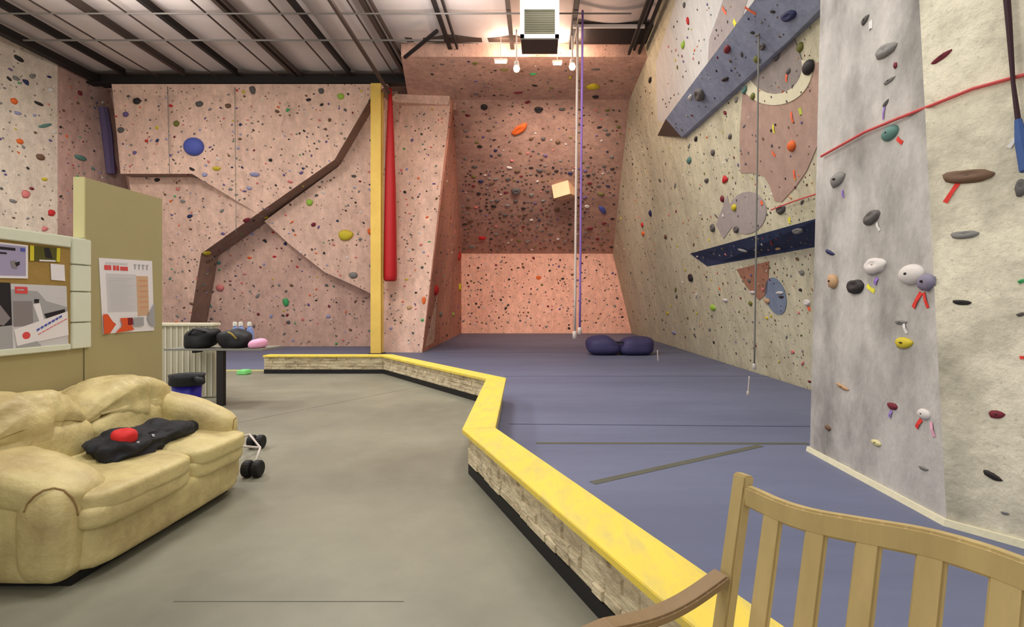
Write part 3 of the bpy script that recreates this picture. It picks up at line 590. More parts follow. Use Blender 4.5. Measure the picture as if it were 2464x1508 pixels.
BIG = [
# near grey pillar
(2083, 48, 26, 18, 'dark grey', 'small dark grey hold near the top of the grey pillar', 'edge', 20), (2132, 122, 46, 32, 'grey', 'wide grey pinch hold near the top of the grey pillar', 'jug', -10),
(2266, 137, 50, 17, 'maroon', 'long slanting maroon hold high on the sandy facet', 'edge', 26), (2155, 157, 12, 18, 'maroon', 'tiny maroon hold under the wide grey hold', 'blob', 30),
(2140, 194, 28, 14, 'grey', 'flat grey chip hold midway between wide grey hold and red cord', 'edge', 0), (2132, 249, 22, 12, 'dark grey', 'small dark grey hold just above the red cord', 'edge', 30),
(2143, 320, 36, 36, 'teal', 'round teal-grey hold just below the red cord', 'ball', 0), (2328, 425, 106, 34, 'brown', 'long dark brown rail hold on the sandy facet', 'jug', -6),
(2016, 432, 36, 34, 'grey', 'round grey blob hold near the left edge of the grey pillar', 'blob', 0), (2099, 523, 38, 34, 'dark grey', 'dark grey hooked hold in the middle of the grey pillar', 'jug', 10),
(1997, 607, 26, 13, 'navy', 'small navy hold at the left edge of the grey pillar', 'edge', -20), (2106, 640, 46, 40, 'white', 'large white hold left of the white ball hold', 'jug', 0),
(2006, 677, 24, 36, 'tan', 'upright tan oval hold at the left edge of the grey pillar', 'blob', -20), (2060, 690, 38, 36, 'black', 'black round hold beside a yellow tape', 'jug', 0),
(2195, 660, 50, 50, 'white', 'big white round hold with fine ridges', 'ball', 0), (2231, 678, 36, 46, 'mauve grey', 'purple-grey sloper hold touching the big white round hold', 'blob', 0),
(2321, 565, 58, 20, 'grey', 'flat grey rail hold below the long brown rail', 'jug', 0), (2314, 727, 40, 16, 'black', 'flat black hold on the sandy facet right of the red V tape', 'edge', -5),
(2168, 775, 26, 14, 'grey', 'small grey hold above the yellow hold', 'edge', 0), (2175, 825, 38, 28, 'yellow', 'yellow rounded hold low on the grey pillar', 'blob', 0),
(2027, 930, 34, 14, 'tan', 'faded tan flake hold low on the grey pillar', 'edge', -10), (2148, 977, 22, 18, 'maroon', 'small dark maroon hold with purple tape low on the grey pillar', 'blob', 0),
(2224, 996, 26, 26, 'white', 'small white ball hold with red and pink tapes', 'ball', 0), (1993, 1029, 16, 14, 'brown', 'tiny brown hold near the foot of the pillar edge', 'blob', 0),
(2109, 1065, 24, 16, 'cream', 'small cream hold low on the grey pillar', 'blob', 0), (2398, 997, 32, 20, 'maroon', 'maroon-brown hold low on the sandy facet', 'blob', 0),
(2388, 1144, 42, 19, 'black', 'slanting black hold nearest the floor on the sandy facet', 'edge', -25), (2458, 452, 26, 44, 'dark grey', 'dark slate hold at the right edge below the blue strap', 'jug', 0),
(2458, 676, 16, 12, 'green', 'small green hold at the right edge of the photo', 'edge', 20), (2456, 756, 18, 12, 'dark grey', 'small dark hold at the right edge, lower of two', 'edge', 20),
(2222, 1126, 22, 12, 'grey', 'small grey chip near the foot of the grey pillar', 'edge', 0), (2418, 1234, 18, 10, 'grey', 'tiny grey chip near the foot of the sandy facet', 'edge', 0),
# right wall
(1946, 162, 26, 34, 'black', 'large black ball hold at the end of the cream arc', 'ball', 0), (1926, 114, 18, 22, 'olive', 'olive hold above the large black ball hold', 'blob', 0),
(1835, 112, 16, 16, 'dark grey', 'dark hold on the lower edge of the blue-grey volume', 'jug', 0), (1822, 143, 14, 20, 'olive', 'olive-brown hold just under the blue-grey volume', 'blob', 0),
(1869, 136, 20, 18, 'dark grey', 'dark grey hold inside the grey painted circle', 'jug', 0), (1897, 172, 14, 12, 'dark grey', 'dark hold with orange tape inside the cream arc', 'blob', 0),
(1792, 216, 18, 16, 'teal', 'dark teal hold at the left end of the cream arc', 'jug', 0), (1812, 232, 14, 16, 'olive', 'dark olive hold touching the bottom of the cream arc', 'blob', 0),
(1750, 118, 19, 18, 'maroon', 'dark red round hold on the blue-grey volume', 'ball', 0), (1745, 190, 20, 14, 'black', 'black hold in the middle of the blue-grey volume', 'edge', -15),
(1684, 227, 30, 32, 'dark grey', 'large dark ring-shaped hold on the blue-grey volume', 'jug', 0), (1661, 234, 20, 12, 'white', 'white chip hold left of the dark ring-shaped hold', 'edge', 0),
(1899, 38, 34, 24, 'navy', 'navy hold with a white side high on the blue-grey volume', 'jug', -15), (1906, 351, 20, 26, 'orange', 'orange round hold on the dusty pink patch', 'ball', 0),
(1745, 432, 22, 20, 'red', 'bright coral-red hold on the right wall', 'tri', 0), (1880, 504, 26, 22, 'dark grey', 'dark grey round hold left of the short red cord', 'jug', 0),
(1767, 499, 17, 18, 'yellow', 'pale yellow hold on the mauve patch', 'blob', 0), (1739, 478, 12, 18, 'maroon', 'upright maroon hold below the coral-red hold', 'blob', 0),
(1716, 548, 16, 20, 'dark grey', 'dark grey hold above the navy wedge, left of two', 'jug', 0), (1772, 552, 18, 16, 'dark grey', 'dark grey hold above the navy wedge, right of two', 'jug', 0),
(1659, 386, 20, 16, 'teal', 'teal hold on the upper left of the right wall below the volume', 'blob', 0), (1701, 434, 16, 14, 'dark grey', 'dark grey hold left of the coral-red hold', 'edge', 0),
(1716, 367, 14, 14, 'dark grey', 'dark grey hold above the coral-red hold', 'jug', 0), (1757, 328, 13, 13, 'dark grey', 'dark grey hold left of the dusty pink patch', 'blob', 0),
(1675, 334, 14, 12, 'black', 'black hold just below the lower end of the blue-grey volume', 'blob', 0), (1772, 240, 14, 12, 'grey', 'grey hold below the middle of the blue-grey volume', 'blob', 0),
(1663, 668, 18, 20, 'black', 'black and white hold left of the navy wedge tip', 'jug', 0), (1716, 740, 20, 16, 'lime', 'bright lime green hold low on the right wall', 'ball', 0),
(1607, 753, 10, 10, 'yellow', 'small yellow hold low on the right wall beyond the lime green hold', 'blob', 0), (1745, 722, 20, 12, 'white', 'white hold right of the lime green hold', 'edge', 0),
(1810, 703, 18, 10, 'white', 'white hold under the rust-coloured patch', 'edge', 0), (1806, 730, 14, 12, 'olive', 'olive hold low on the right wall below the rust patch', 'blob', 0),
(1876, 704, 24, 10, 'white', 'white hold on the slate blue oval', 'edge', 0), (1880, 714, 16, 8, 'black', 'black hold under the white one on the slate blue oval', 'edge', 0),
(1846, 724, 18, 14, 'tan', 'tan hold at the left edge of the slate blue oval', 'blob', 0), (1942, 728, 18, 16, 'white', 'white hold with red tape right of the slate blue oval', 'jug', 0),
(1930, 656, 14, 14, 'grey', 'grey hold with yellow tape above right of the slate blue oval', 'blob', 0), (1926, 697, 10, 8, 'black', 'tiny black hold with yellow tape right of the slate blue oval', 'blob', 0),
(1920, 555, 30, 16, 'grey', 'grey hold on the navy underside near the pillar', 'jug', 0), (1787, 602, 24, 12, 'grey', 'grey hold on the middle of the navy underside', 'edge', -20),
(1872, 598, 18, 10, 'tan', 'tan hold on the navy underside right of the middle one', 'edge', 0), (1678, 617, 10, 6, 'white', 'tiny white hold at the tip of the navy wedge', 'edge', 0),
(1565, 193, 16, 12, 'black', 'black hold high on the warm far end of the right wall', 'blob', 0), (1566, 513, 12, 16, 'navy', 'navy hold on the far end of the right wall', 'blob', 0),
(1602, 570, 14, 12, 'brown', 'brown hold on the far end of the right wall', 'blob', 0), (1546, 541, 12, 12, 'red', 'small red hold in the orange and tan cluster', 'blob', 0),
(1548, 562, 14, 12, 'orange', 'orange hold in the orange and tan cluster', 'blob', 0), (1622, 800, 20, 12, 'lavender', 'pale lavender hold low near the foot of the right wall', 'edge', 0),
(1647, 12, 10, 12, 'dark grey', 'dark hold at the top of the white painted strip', 'blob', 0), (1656, 50, 8, 20, 'red', 'thin upright red hold on the white painted strip', 'blob', 0),
(1644, 108, 16, 16, 'lime', 'lime hold on the white painted strip', 'blob', 0),
# alcove
(1165, 257, 17, 19, 'black', 'black hold at the upper left of the overhang', 'ball', 0), (1250, 310, 44, 22, 'orange', 'large curved orange hold on the overhang', 'jug', 48),
(1427, 207, 38, 30, 'yellow', 'large yellow triangular hold at the top of the overhang', 'tri', 0), (1433, 232, 16, 14, 'black', 'black hold right under the large yellow one', 'ball', 0),
(1296, 263, 22, 18, 'black', 'black hooked hold above right of the large orange one', 'jug', 0), (1352, 262, 18, 12, 'dark grey', 'dark grey hold left of the white rope on the overhang', 'edge', 0),
(1450, 505, 14, 40, 'blue', 'long slanting blue hold low on the overhang', 'blob', 25), (1446, 466, 18, 12, 'olive', 'olive yellow hold above the long blue one', 'edge', -20),
(1242, 458, 24, 24, 'dark grey', 'dark ring-like hold in the middle of the overhang', 'jug', 0), (1160, 572, 20, 16, 'red', 'red hold at the lower left of the overhang', 'blob', 0),
(1283, 177, 20, 12, 'green', 'green hold near the header, left of the white rope', 'edge', 0), (1213, 167, 22, 12, 'olive', 'olive yellow hold near the header under the left lamps', 'edge', 0),
(1247, 222, 24, 12, 'maroon', 'maroon hold high on the overhang', 'edge', 8), (1433, 166, 24, 12, 'dark grey', 'dark slate hold near the header above the large yellow one', 'edge', 0),
(1157, 436, 14, 12, 'navy', 'navy hold at the left of the overhang', 'blob', 0), (1307, 333, 12, 12, 'dark grey', 'dark hold right of and below the large orange one', 'blob', 0),
(1342, 341, 14, 13, 'brown', 'brown hold left of the white rope, mid height', 'blob', 0), (1372, 187, 8, 14, 'yellow', 'small yellow hold beside the white rope', 'blob', 0),
(1340, 504, 14, 20, 'brown', 'brown hold below the pale box volume', 'blob', 0), (1296, 668, 14, 10, 'orange', 'orange hold on the salmon lower wall', 'blob', 0),
# alcove flank and pillar slab
(1047, 698, 18, 26, 'red', 'red ball hold on the shaded flank left of the alcove', 'ball', 0), (1104, 617, 22, 24, 'red', 'bright red hold at the corner of the salmon wall', 'tri', 0),
(1105, 690, 10, 20, 'yellow', 'yellow hold on the shaded flank near the salmon wall', 'blob', 0), (1020, 722, 10, 24, 'orange', 'orange strip hold at the edge of the pillar slab', 'edge', 0),
(985, 740, 14, 10, 'tan', 'tan hold low on the pillar slab', 'blob', 0), (1060, 755, 26, 14, 'grey', 'grey hold low on the shaded flank', 'blob', 0), (1090, 756, 14, 10, 'lime', 'lime hold low on the shaded flank', 'blob', 0),
# left walls
(467, 353, 42, 44, 'blue', 'big round blue ball hold on the pink wall', 'ball', 0), (832, 566, 36, 26, 'yellow', 'large yellow hold left of the yellow column', 'blob', 0),
(891, 557, 14, 16, 'orange', 'orange-red hold touching the left side of the yellow column', 'blob', 0), (745, 487, 16, 16, 'lime', 'lime yellow hold on the middle layer of the pink wall', 'blob', 0),
(688, 727, 14, 22, 'green', 'bright green hold low on the pink wall', 'blob', 0), (530, 692, 18, 18, 'pink', 'bright pink hold low on the pink wall', 'blob', 0),
(521, 405, 20, 12, 'yellow', 'yellow hold right of and below the blue ball', 'edge', 0), (613, 419, 24, 14, 'lavender', 'pale lavender hold above the diagonal ledge', 'edge', 0),
(193, 379, 26, 16, 'teal', 'teal hold on the shaded left return wall', 'edge', 0), (330, 243, 17, 17, 'black', 'black hold near the top left corner of the pink wall', 'blob', 0),
(425, 297, 13, 16, 'olive', 'olive green hold above the blue ball', 'blob', 0), (820, 232, 17, 15, 'lime', 'lime hold at the top of the pink wall near the column', 'blob', 0),
(850, 662, 22, 16, 'grey', 'pale grey hold low left of the yellow column', 'blob', 0), (303, 275, 12, 14, 'purple', 'purple hold near the left corner of the pink wall', 'blob', 0),
(291, 313, 14, 14, 'dark grey', 'dark hold below the purple one near the left corner', 'blob', 0), (480, 250, 18, 15, 'dark grey', 'dark hold above right of the blue ball', 'blob', 0),
(549, 255, 14, 12, 'brown', 'brown hold high in the middle of the pink wall', 'blob', 0), (608, 217, 14, 20, 'dark grey', 'upright dark hold at the top of the pink wall', 'blob', 0),
(773, 219, 14, 14, 'dark grey', 'dark hold at the top of the pink wall above a red tape', 'blob', 0), (498, 608, 16, 16, 'yellow', 'yellow hold on the corner of the diagonal ledge', 'blob', 0),
(593, 529, 18, 12, 'maroon', 'maroon hold on the diagonal ledge where the layers meet', 'edge', 20), (62, 467, 16, 20, 'pink', 'pink hold above the notice board on the beige wall', 'blob', 0),
(124, 512, 14, 16, 'red', 'coral red hold right of the pink hold on the beige wall', 'blob', 0), (45, 141, 22, 14, 'black', 'black hold at the top of the beige wall', 'edge', -20),
(93, 249, 20, 10, 'black', 'thin black hold in the upper beige wall', 'edge', -10), (108, 302, 30, 10, 'teal', 'slanting teal hold on the beige wall', 'edge', 30), (97, 378, 18, 16, 'brown', 'brown hold on the beige wall above the orange scrap', 'blob', 0),
(48, 340, 14, 14, 'orange', 'orange hold on the beige wall', 'blob', 0), (34, 243, 14, 16, 'orange', 'orange hold high on the beige wall', 'blob', 0), (192, 224, 10, 12, 'maroon', 'maroon hold at the top of the shaded return wall', 'blob', 0),
]
taken = []
for h_ in BIG:
    px, py, w_, hh, c_, lb, kd, rl = h_
    hold(px, py, w_, hh, c_, lb, kd, math.radians(rl), bolt=(w_ > 22 and px > 1970))
    taken.append((px, py, max(w_, hh)/2+3))
for t_ in [(2166, 338, 26, 10, -42, 'red', 'red tape below right of the round teal-grey hold'), (2291, 463, 52, 11, 60, 'red', 'long red tape hanging from the long brown rail hold'),
           (2029, 466, 20, 7, -70, 'purple', 'purple tape under the round grey blob hold'), (2114, 545, 24, 8, -60, 'white', 'white tape under the dark grey hooked hold'),
           (2096, 694, 32, 11, -28, 'yellow', 'yellow tape right of the black round hold'), (2109, 676, 18, 12, 60, 'purple', 'purple tape below the large white hold'),
           (2208, 722, 44, 12, 55, 'red', 'left leg of the red V tape under the big white round hold'), (2229, 722, 40, 9, -68, 'red', 'right leg of the red V tape under the big white round hold'),
           (2179, 789, 28, 9, -65, 'white', 'white tape above the yellow rounded hold'), (2144, 996, 18, 8, 70, 'purple', 'purple tape below the small dark maroon hold'),
           (2212, 1019, 28, 11, 55, 'red', 'red tape below left of the small white ball hold'), (2245, 1033, 34, 10, -72, 'pink', 'pink tape below right of the small white ball hold'),
           (2128, 271, 30, 6, 82, 'purple', 'purple tape hanging over the red cord'), (2096, 60, 12, 22, 0, 'white', 'white tape scrap beside the topmost dark grey hold'),
           (2440, 340, 34, 10, 55, 'white', 'white tape left of the blue strap'), (2462, 860, 12, 8, 0, 'red', 'red tape scrap at the right edge'),
           (1806, 25, 34, 8, -70, 'orange', 'orange tape on the upper edge of the blue-grey volume'), (1906, 282, 26, 9, 85, 'orange', 'orange tape high on the dusty pink patch'),
           (1912, 420, 22, 9, 80, 'orange', 'orange tape low on the dusty pink patch'), (1862, 370, 18, 8, -50, 'orange', 'orange tape left of the orange round hold'), (1893, 187, 18, 9, 60, 'orange', 'orange tape inside the cream arc'),
           (1926, 268, 12, 18, 0, 'lime', 'lime tape on the dusty pink patch'), (1862, 310, 20, 8, 80, 'yellow', 'yellow tape on the dusty pink patch'), (1947, 742, 12, 12, 0, 'orange', 'orange tape under the white hold near the pillar'),
           (1743, 25, 26, 9, -60, 'orange', 'orange tape on the grey mauve patch by the ceiling'), (1833, 488, 12, 12, 0, 'orange', 'orange tape right of the mauve patch'), (1900, 530, 12, 16, 0, 'yellow', 'yellow tape on the top edge of the navy wedge'),
           (1768, 55, 12, 18, 20, 'yellow', 'yellow tape above the blue-grey volume')]:
    tape(*t_)
# box volume on the overhang
r = cast(1358, 452)
if r:
    p, n, t = r; Mx = frame(n, .5) @ Matrix.Rotation(.35, 3, 'X'); b = MB(); b.box((0, 0, 0), (.75, .75, .6)); b.v = [Mx @ v+p+n*.12 for v in b.v]
    tag(b.build('box_volume', mat('pale_plywood', (232, 196, 156), .8, var=.06, speck=(150, 110, 90)), bevel=.01), 'pale plywood box volume on the overhang left of the white rope', 'climbing volume')
    taken.append((1358, 452, 30))
# scattered small holds
def inpoly(x, y, poly):
    c = False; n = len(poly); j = n-1
    for i in range(n):
        if (poly[i][1] > y) != (poly[j][1] > y) and x < (poly[j][0]-poly[i][0])*(y-poly[i][1])/(poly[j][1]-poly[i][1])+poly[i][0]: c = not c
        j = i
    return c
cL = [('dark grey', 5), ('black', 3), ('grey', 6), ('brown', 4), ('purple', 2), ('lavender', 3), ('pink', 3), ('orange', 1.5), ('yellow', .8), ('green', .8), ('white', 2), ('teal', 1), ('maroon', 1), ('red', .5), ('navy', 1)]
cO = [('black', 7), ('dark grey', 8), ('brown', 6), ('grey', 5), ('maroon', 2.5), ('purple', 1.5), ('navy', 1), ('white', 1.6), ('olive', 1.2), ('pink', 1)]
cR = [('black', 3), ('dark grey', 6), ('grey', 5), ('brown', 5), ('tan', 2), ('white', 1.5), ('orange', 1.2), ('pink', 1.5), ('yellow', .7), ('olive', 1), ('purple', 1), ('maroon', 1)]
REG = [
 ('pink wall left of the yellow column', [(262, 212), (895, 212), (895, 830), (395, 820), (395, 440), (300, 430)], 420, (6, 12), cL, .55),
 ('beige wall at the far left', [(0, 112), (134, 160), (134, 560), (0, 540)], 34, (8, 17), cL, .4),
 ('shaded return wall at the left', [(142, 165), (262, 225), (290, 430), (183, 430), (183, 540), (142, 540)], 48, (6, 12), cL, .5),
 ('pillar slab right of the red bag', [(960, 245), (1080, 245), (1012, 835), (930, 835), (930, 690), (960, 690)], 110, (5, 10), cL, .5),
 ('shaded flank left of the alcove', [(1088, 250), (1100, 300), (1108, 790), (1035, 830), (1024, 810), (1060, 500)], 110, (5, 10), cO, .6),
 ('header underside above the overhang', [(1000, 145), (1535, 145), (1510, 235), (1095, 235)], 70, (6, 14), cO, .7),
 ('overhang in the alcove', [(1110, 245), (1508, 245), (1478, 400), (1112, 400)], 130, (6, 14), cO, .7),
 ('overhang in the alcove', [(1112, 400), (1485, 400), (1472, 603), (1115, 603)], 400, (6, 15), cO, .6),
 ('salmon wall at the back of the alcove', [(1112, 618), (1472, 618), (1508, 790), (1112, 790)], 260, (4, 9), cO, .45),
 ('far end of the right wall', [(1512, 300), (1570, 150), (1582, 800), (1530, 790), (1480, 600)], 190, (4, 9), cR, .6),
 ('cream right wall', [(1585, 330), (1660, 345), (1790, 200), (1960, 110), (1960, 520), (1680, 590), (1600, 650), (1590, 500)], 150, (6, 12), cR, .8),
 ('cream right wall below the navy wedge', [(1590, 620), (1650, 620), (1700, 650), (1955, 605), (1950, 920), (1590, 800)], 190, (5, 12), cR, .8),
 ('white painted strip high on the right wall', [(1590, 160), (1640, 10), (1780, 10), (1620, 250), (1595, 270)], 46, (6, 11), cR, .8),
 ('blue-grey diagonal volume', [(1610, 290), (1640, 320), (1890, 85), (1960, 10), (1820, 10)], 34, (6, 12), cO, .8),
 ('navy underside of the wedge', [(1680, 612), (1960, 535), (1960, 588), (1710, 630)], 34, (7, 13), cO, .8)]
SC = []
for reg, poly, cnt, (lo, hi), cols, asp in REG:
    xs = [p[0] for p in poly]; ys = [p[1] for p in poly]; k = 0; tries = 0
    while k < cnt and tries < cnt*30:
        tries += 1; x = random.uniform(min(xs), max(xs)); y = random.uniform(min(ys), max(ys))
        if not inpoly(x, y, poly): continue
        s_ = (lo+(hi-lo)*random.random()**2)*.85
        if any((x-a)**2+(y-c)**2 < (q+s_*.7)**2 for a, c, q in taken): continue
        col_ = random.choices([c[0] for c in cols], [c[1] for c in cols])[0]
        SC.append((s_, x, y, col_, reg)); taken.append((x, y, s_*.5)); k += 1
SC.sort(reverse=True)
NI = 300-len(BIG)
for s_, x, y, col_, reg in SC[:NI]:
    hold(x, y, s_*random.uniform(.9, 1.4), s_*random.uniform(.7, 1), col_, 'small %s climbing hold on the %s' % (col_, reg), roll=random.uniform(-.7, .7), group='small %s holds on the %s' % (col_, reg))
sb = MB(); cl_ = sorted(HC); random.seed(5)
LV = {}
for k_ in ('edge', 'blob', 'tri'):
    bm = bmesh.new(); bmesh.ops.create_icosphere(bm, subdivisions=1, radius=1)
    for v in bm.verts: v.co = V((v.co.x, v.co.y*(.7 if k_ == 'edge' else 1), max(v.co.z, -.1)*.8))*(1+.3*noise.noise(v.co*2+V((len(k_), 0, 0))))
    LV[k_] = ([v.co.copy() for v in bm.verts], [[v.index for v in f.verts] for f in bm.faces]); bm.free()
for s_, x, y, col_, reg in SC[NI:]:
    r = cast(x, y)
    if not r: continue
    p, n, t = r; M = frame(n, random.uniform(-1, 1)); a = s_*t/F/2*random.uniform(.9, 1.3); c_ = s_*t/F/2*random.uniform(.7, 1)
    vs, fs = LV[random.choice(('edge', 'blob', 'tri'))]
    sb.cur = cl_.index(col_); sb.add([p+M @ V((v.x*a, v.y*c_, v.z*c_)) for v in vs], fs)
o = sb.build('small_climbing_holds', [HM(c) for c in cl_]); o['kind'] = 'stuff'; tag(o, 'hundreds of tiny multicoloured climbing holds dotted over all the climbing walls', 'climbing holds')
# ================================================================ NOTICE BOARD AND POSTERS
XF = -3.555
nb = thing('notice_board', (XF, 3.1, 1.2), 'cork notice board in a glossy white frame on the tan partition', 'notice board')
def ybox(y0, y1, z0, z1, x0, x1): return MB().box(((x0+x1)/2, (y0+y1)/2, (z0+z1)/2), (abs(x1-x0), y1-y0, z1-z0))
ybox(1.6, 4.10, 1.22, 2.0, XF, XF+.012).build('cork_panel', M_cork, nb)
zj = [1.205]+[H-(y-VY)/F*4.2 for y in (775, 702, 638)]+[2.055]
for i in range(4): ybox(4.09, 4.265, zj[i]+.003, zj[i+1]-.003, XF, XF+.03).build('frame_right', M_glaze, nb, bevel=.006)
yj = [1.6, 2.2, 2.85, 3.5, 4.087]
for i in range(4): ybox(yj[i], yj[i+1]-.005, 1.975, 2.055, XF, XF+.03).build('frame_top', M_glaze, nb, bevel=.006)
for i in range(4): ybox(yj[i], yj[i+1]-.005, 1.205, 1.25, XF, XF+.03).build('frame_bottom', M_glaze, nb, bevel=.006)
def poster(name, c4, X, base, marks, label, cat='poster'):
    """c4: pixel corners TL,TR,BR,BL; marks: (material, [(u,v)...]) printed shapes"""
    Q = [onx(x, y, X) for x, y in c4]; mats = [base]; b = MB(); b.ext(Q, (-.003, 0, 0))
    def uv(u, v): return Q[0].lerp(Q[1], u).lerp(Q[3].lerp(Q[2], u), v)
    for i, (m, pts) in enumerate(marks):
        if m not in mats: mats.append(m)
        b.cur = mats.index(m); b.ext([uv(u, v)+V((.0004+.00025*i, 0, 0)) for u, v in pts], (-.0002, 0, 0))
    return tag(b.build(name, mats), label, cat)
def rc(u0, v0, u1, v1): return [(u0, v0), (u1, v0), (u1, v1), (u0, v1)]
def ink(n, c): return mat('ink_'+n, c, .7)
i_or, i_rd, i_gr, i_dk, i_bl, i_pu, i_tn, i_ye, i_lg, i_ol, i_mg = ink('orange', (214, 84, 40)), ink('red', (212, 74, 74)), ink('grey', (160, 158, 160)), ink('dark', (36, 32, 36)), ink('blue', (78, 84, 168)), ink('purple', (160, 150, 180)), ink('tan', (202, 164, 132)), ink('yellow', (206, 192, 50)), ink('pale_grey', (200, 196, 198)), ink('olive', (84, 80, 30)), ink('mid_grey', (132, 124, 126))
mk = [(i_lg, rc(.1, .2, .66, .72)), (i_tn, rc(.66, .22, .9, .78)), (i_lg, rc(.1, .05, .5, .08))]
# red heading: blurred block letters
for u0, u1 in ((.08, .15), (.155, .2), (.23, .28), (.29, .34), (.36, .40), (.405, .45), (.455, .50)): mk.append((i_rd, rc(u0, .09 if u0 < .3 else .1, u1, .155)))
for u0 in (.62, .70, .78, .86): mk += [(i_gr, rc(u0, .06, u0+.05, .075)), (i_gr, rc(u0+.012, .06, u0+.028, .13))]
for k in range(14): mk.append((i_gr, rc(.14, .26+k*.032, .58-(k % 3)*.06, .262+k*.032)))
for k in range(6): mk.append((i_or, rc(.7, .28+k*.075, .86, .284+k*.075)))
mk += [(i_or, [(0, .74), (.08, .74), (.16, .84), (.22, .88), (.1, 1), (0, 1)]), (i_or, [(.3, .8), (.5, .8), (.5, .88), (.56, .97), (.2, 1), (.34, .9)]), (ink('dark_red', (120, 28, 30)), rc(.44, .8, .54, .9)), (i_gr, rc(.56, .8, .76, .92)), (i_gr, [(.84, .8), (1, .6), (1, .95), (.88, .9)])]
poster('poster', [(238, 620), (366, 628), (371, 795), (248, 803)], -3.545, M_paper, mk, 'white poster with red heading and orange foot on the tall tan partition')
poster('poster', [(-40, 578), (67, 590), (67, 670), (-40, 668)], XF+.018, i_pu, [(M_paper, rc(0, 0, 1, .05)), (M_paper, rc(.95, 0, 1, 1)), (M_paper, rc(0, .93, 1, 1)), (i_dk, rc(0, .12, .7, .2)), (i_dk, rc(.1, .27, .5, .32)), (i_mg, [(.58, .5), (.72, .48), (.74, .72), (.62, .7)]), (i_dk, [(.68, .55), (.8, .5), (.8, .6), (.72, .66)]), (i_bl, rc(.82, .1, .93, .2))], 'pale purple picture poster in the upper corner of the notice board')
poster('flyer', [(72, 590), (145, 597), (144, 630), (72, 627)], XF+.018, i_ol, [(i_ye, rc(0, 0, .13, 1)), (i_ye, rc(.88, 0, 1, 1)), (i_dk, [(.45, .1), (.62, .05), (.75, .8), (.5, .75)]), (M_paper, rc(.3, .9, .85, 1))], 'small yellow and olive flyer at the top of the notice board', 'flyer')
poster('paper_note', [(122, 634), (155, 637), (157, 676), (124, 673)], XF+.018, M_paper, [], 'small blank white note at the right of the notice board', 'note')
pm = [(i_lg, rc(0, 0, 1, .2)), (i_gr, [(0, .08), (.45, .1), (.6, .25), (1, .35), (1, .5), (.6, .6), (0, .6)]), (i_mg, rc(.02, .25, .35, .62)), (M_paper, [(.36, .3), (.48, .28), (.55, .55), (.48, .62)]), (i_dk, [(.38, .22), (.47, .22), (.46, .28), (.38, .28)]), (i_dk, [(.55, .45), (.95, .38), (.95, .45), (.6, .55)]),
      (i_rd, rc(.06, .04, .27, .075)), (i_rd, rc(.06, .095, .27, .14)), (i_rd, rc(.06, .07, .09, .10)), (i_rd, rc(.22, .07, .27, .10)),
      (M_paper, [(.02, .66), (1, .42), (1, .82), (.06, .9)]), (i_rd, ell(.22, .76, .07, .055, 0, 12)), (i_gr, [(.05, .9), (.4, .86), (.5, .97), (.05, 1)])]
for k in range(7): u = .4+k*.07; v = .68-k*.03; pm.append((i_bl, [(u, v), (u+.055, v-.022), (u+.055, v+.012), (u, v+.034)]))
for k in range(8): u = .42+k*.07; v = .755-k*.028; pm.append((i_rd, [(u, v), (u+.06, v-.022), (u+.06, v-.01), (u, v+.012)]))
poster('poster', [(26, 682), (160, 688), (165, 832), (32, 850)], XF+.02, i_lg, pm, 'large grey picture poster with red emblem and slanting blue lettering on the notice board')
poster('poster', [(-45, 678), (24, 680), (34, 850), (-45, 858)], XF+.018, i_dk, [(i_mg, [(0, .2), (.5, .25), (.95, .5), (.7, .6), (0, .5)]), (i_gr, [(0, .62), (1, .6), (1, 1), (0, 1)])], 'dark and grey poster at the left edge of the notice board')
# ================================================================ SOFA
sofa = thing('sofa', (-3.0, 3.75, 0), 'worn tan leather loveseat with puffy cushions against the tan partition', 'sofa')
def wr(amp, sc, seed, dirv=None):
    def f(p, q):
        n1 = noise.noise(V((p.x*sc*1.0, p.y*sc*.45, p.z*sc*1.6))+V((seed, 0, 0)))
        n2 = noise.noise(V((p.x*sc*2.5, p.y*sc*3.2, p.z*sc*1.3))+V((seed, 5, 0)))
        return p+q.normalized()*(amp*n1+amp*.45*n2)
    return f
# base / skirt
MB().puffy((-2.98, 3.74, .19), (.53, .78, .145), 16, 9, wr(.008, 2, 1)).build('base', M_leather, sofa, smooth=True)
# front bolsters
for y0, y1 in ((2.96, 3.845), (3.835, 4.52)):
    MB().puffy((-2.57, (y0+y1)/2, .355), (.16, (y1-y0)/2, .085), 14, 4, wr(.012, 4, y0)).build('front_bolster', M_leather, sofa, smooth=True)
# seat cushions with overhanging welted edge
def seatf(seed):
    base = wr(.012, 4, seed)
    def f(p, q):
        p = base(p, q); p.z += max(0, (-2.5-p.x))*.13; return p
    return f
for y0, y1 in ((2.98, 3.86), (3.84, 4.54)):
    MB().puffy((-2.76, (y0+y1)/2, .435), (.36, (y1-y0)/2, .075), 18, 5, seatf(y0*3)).build('seat_cushion', M_leather, sofa, smooth=True)
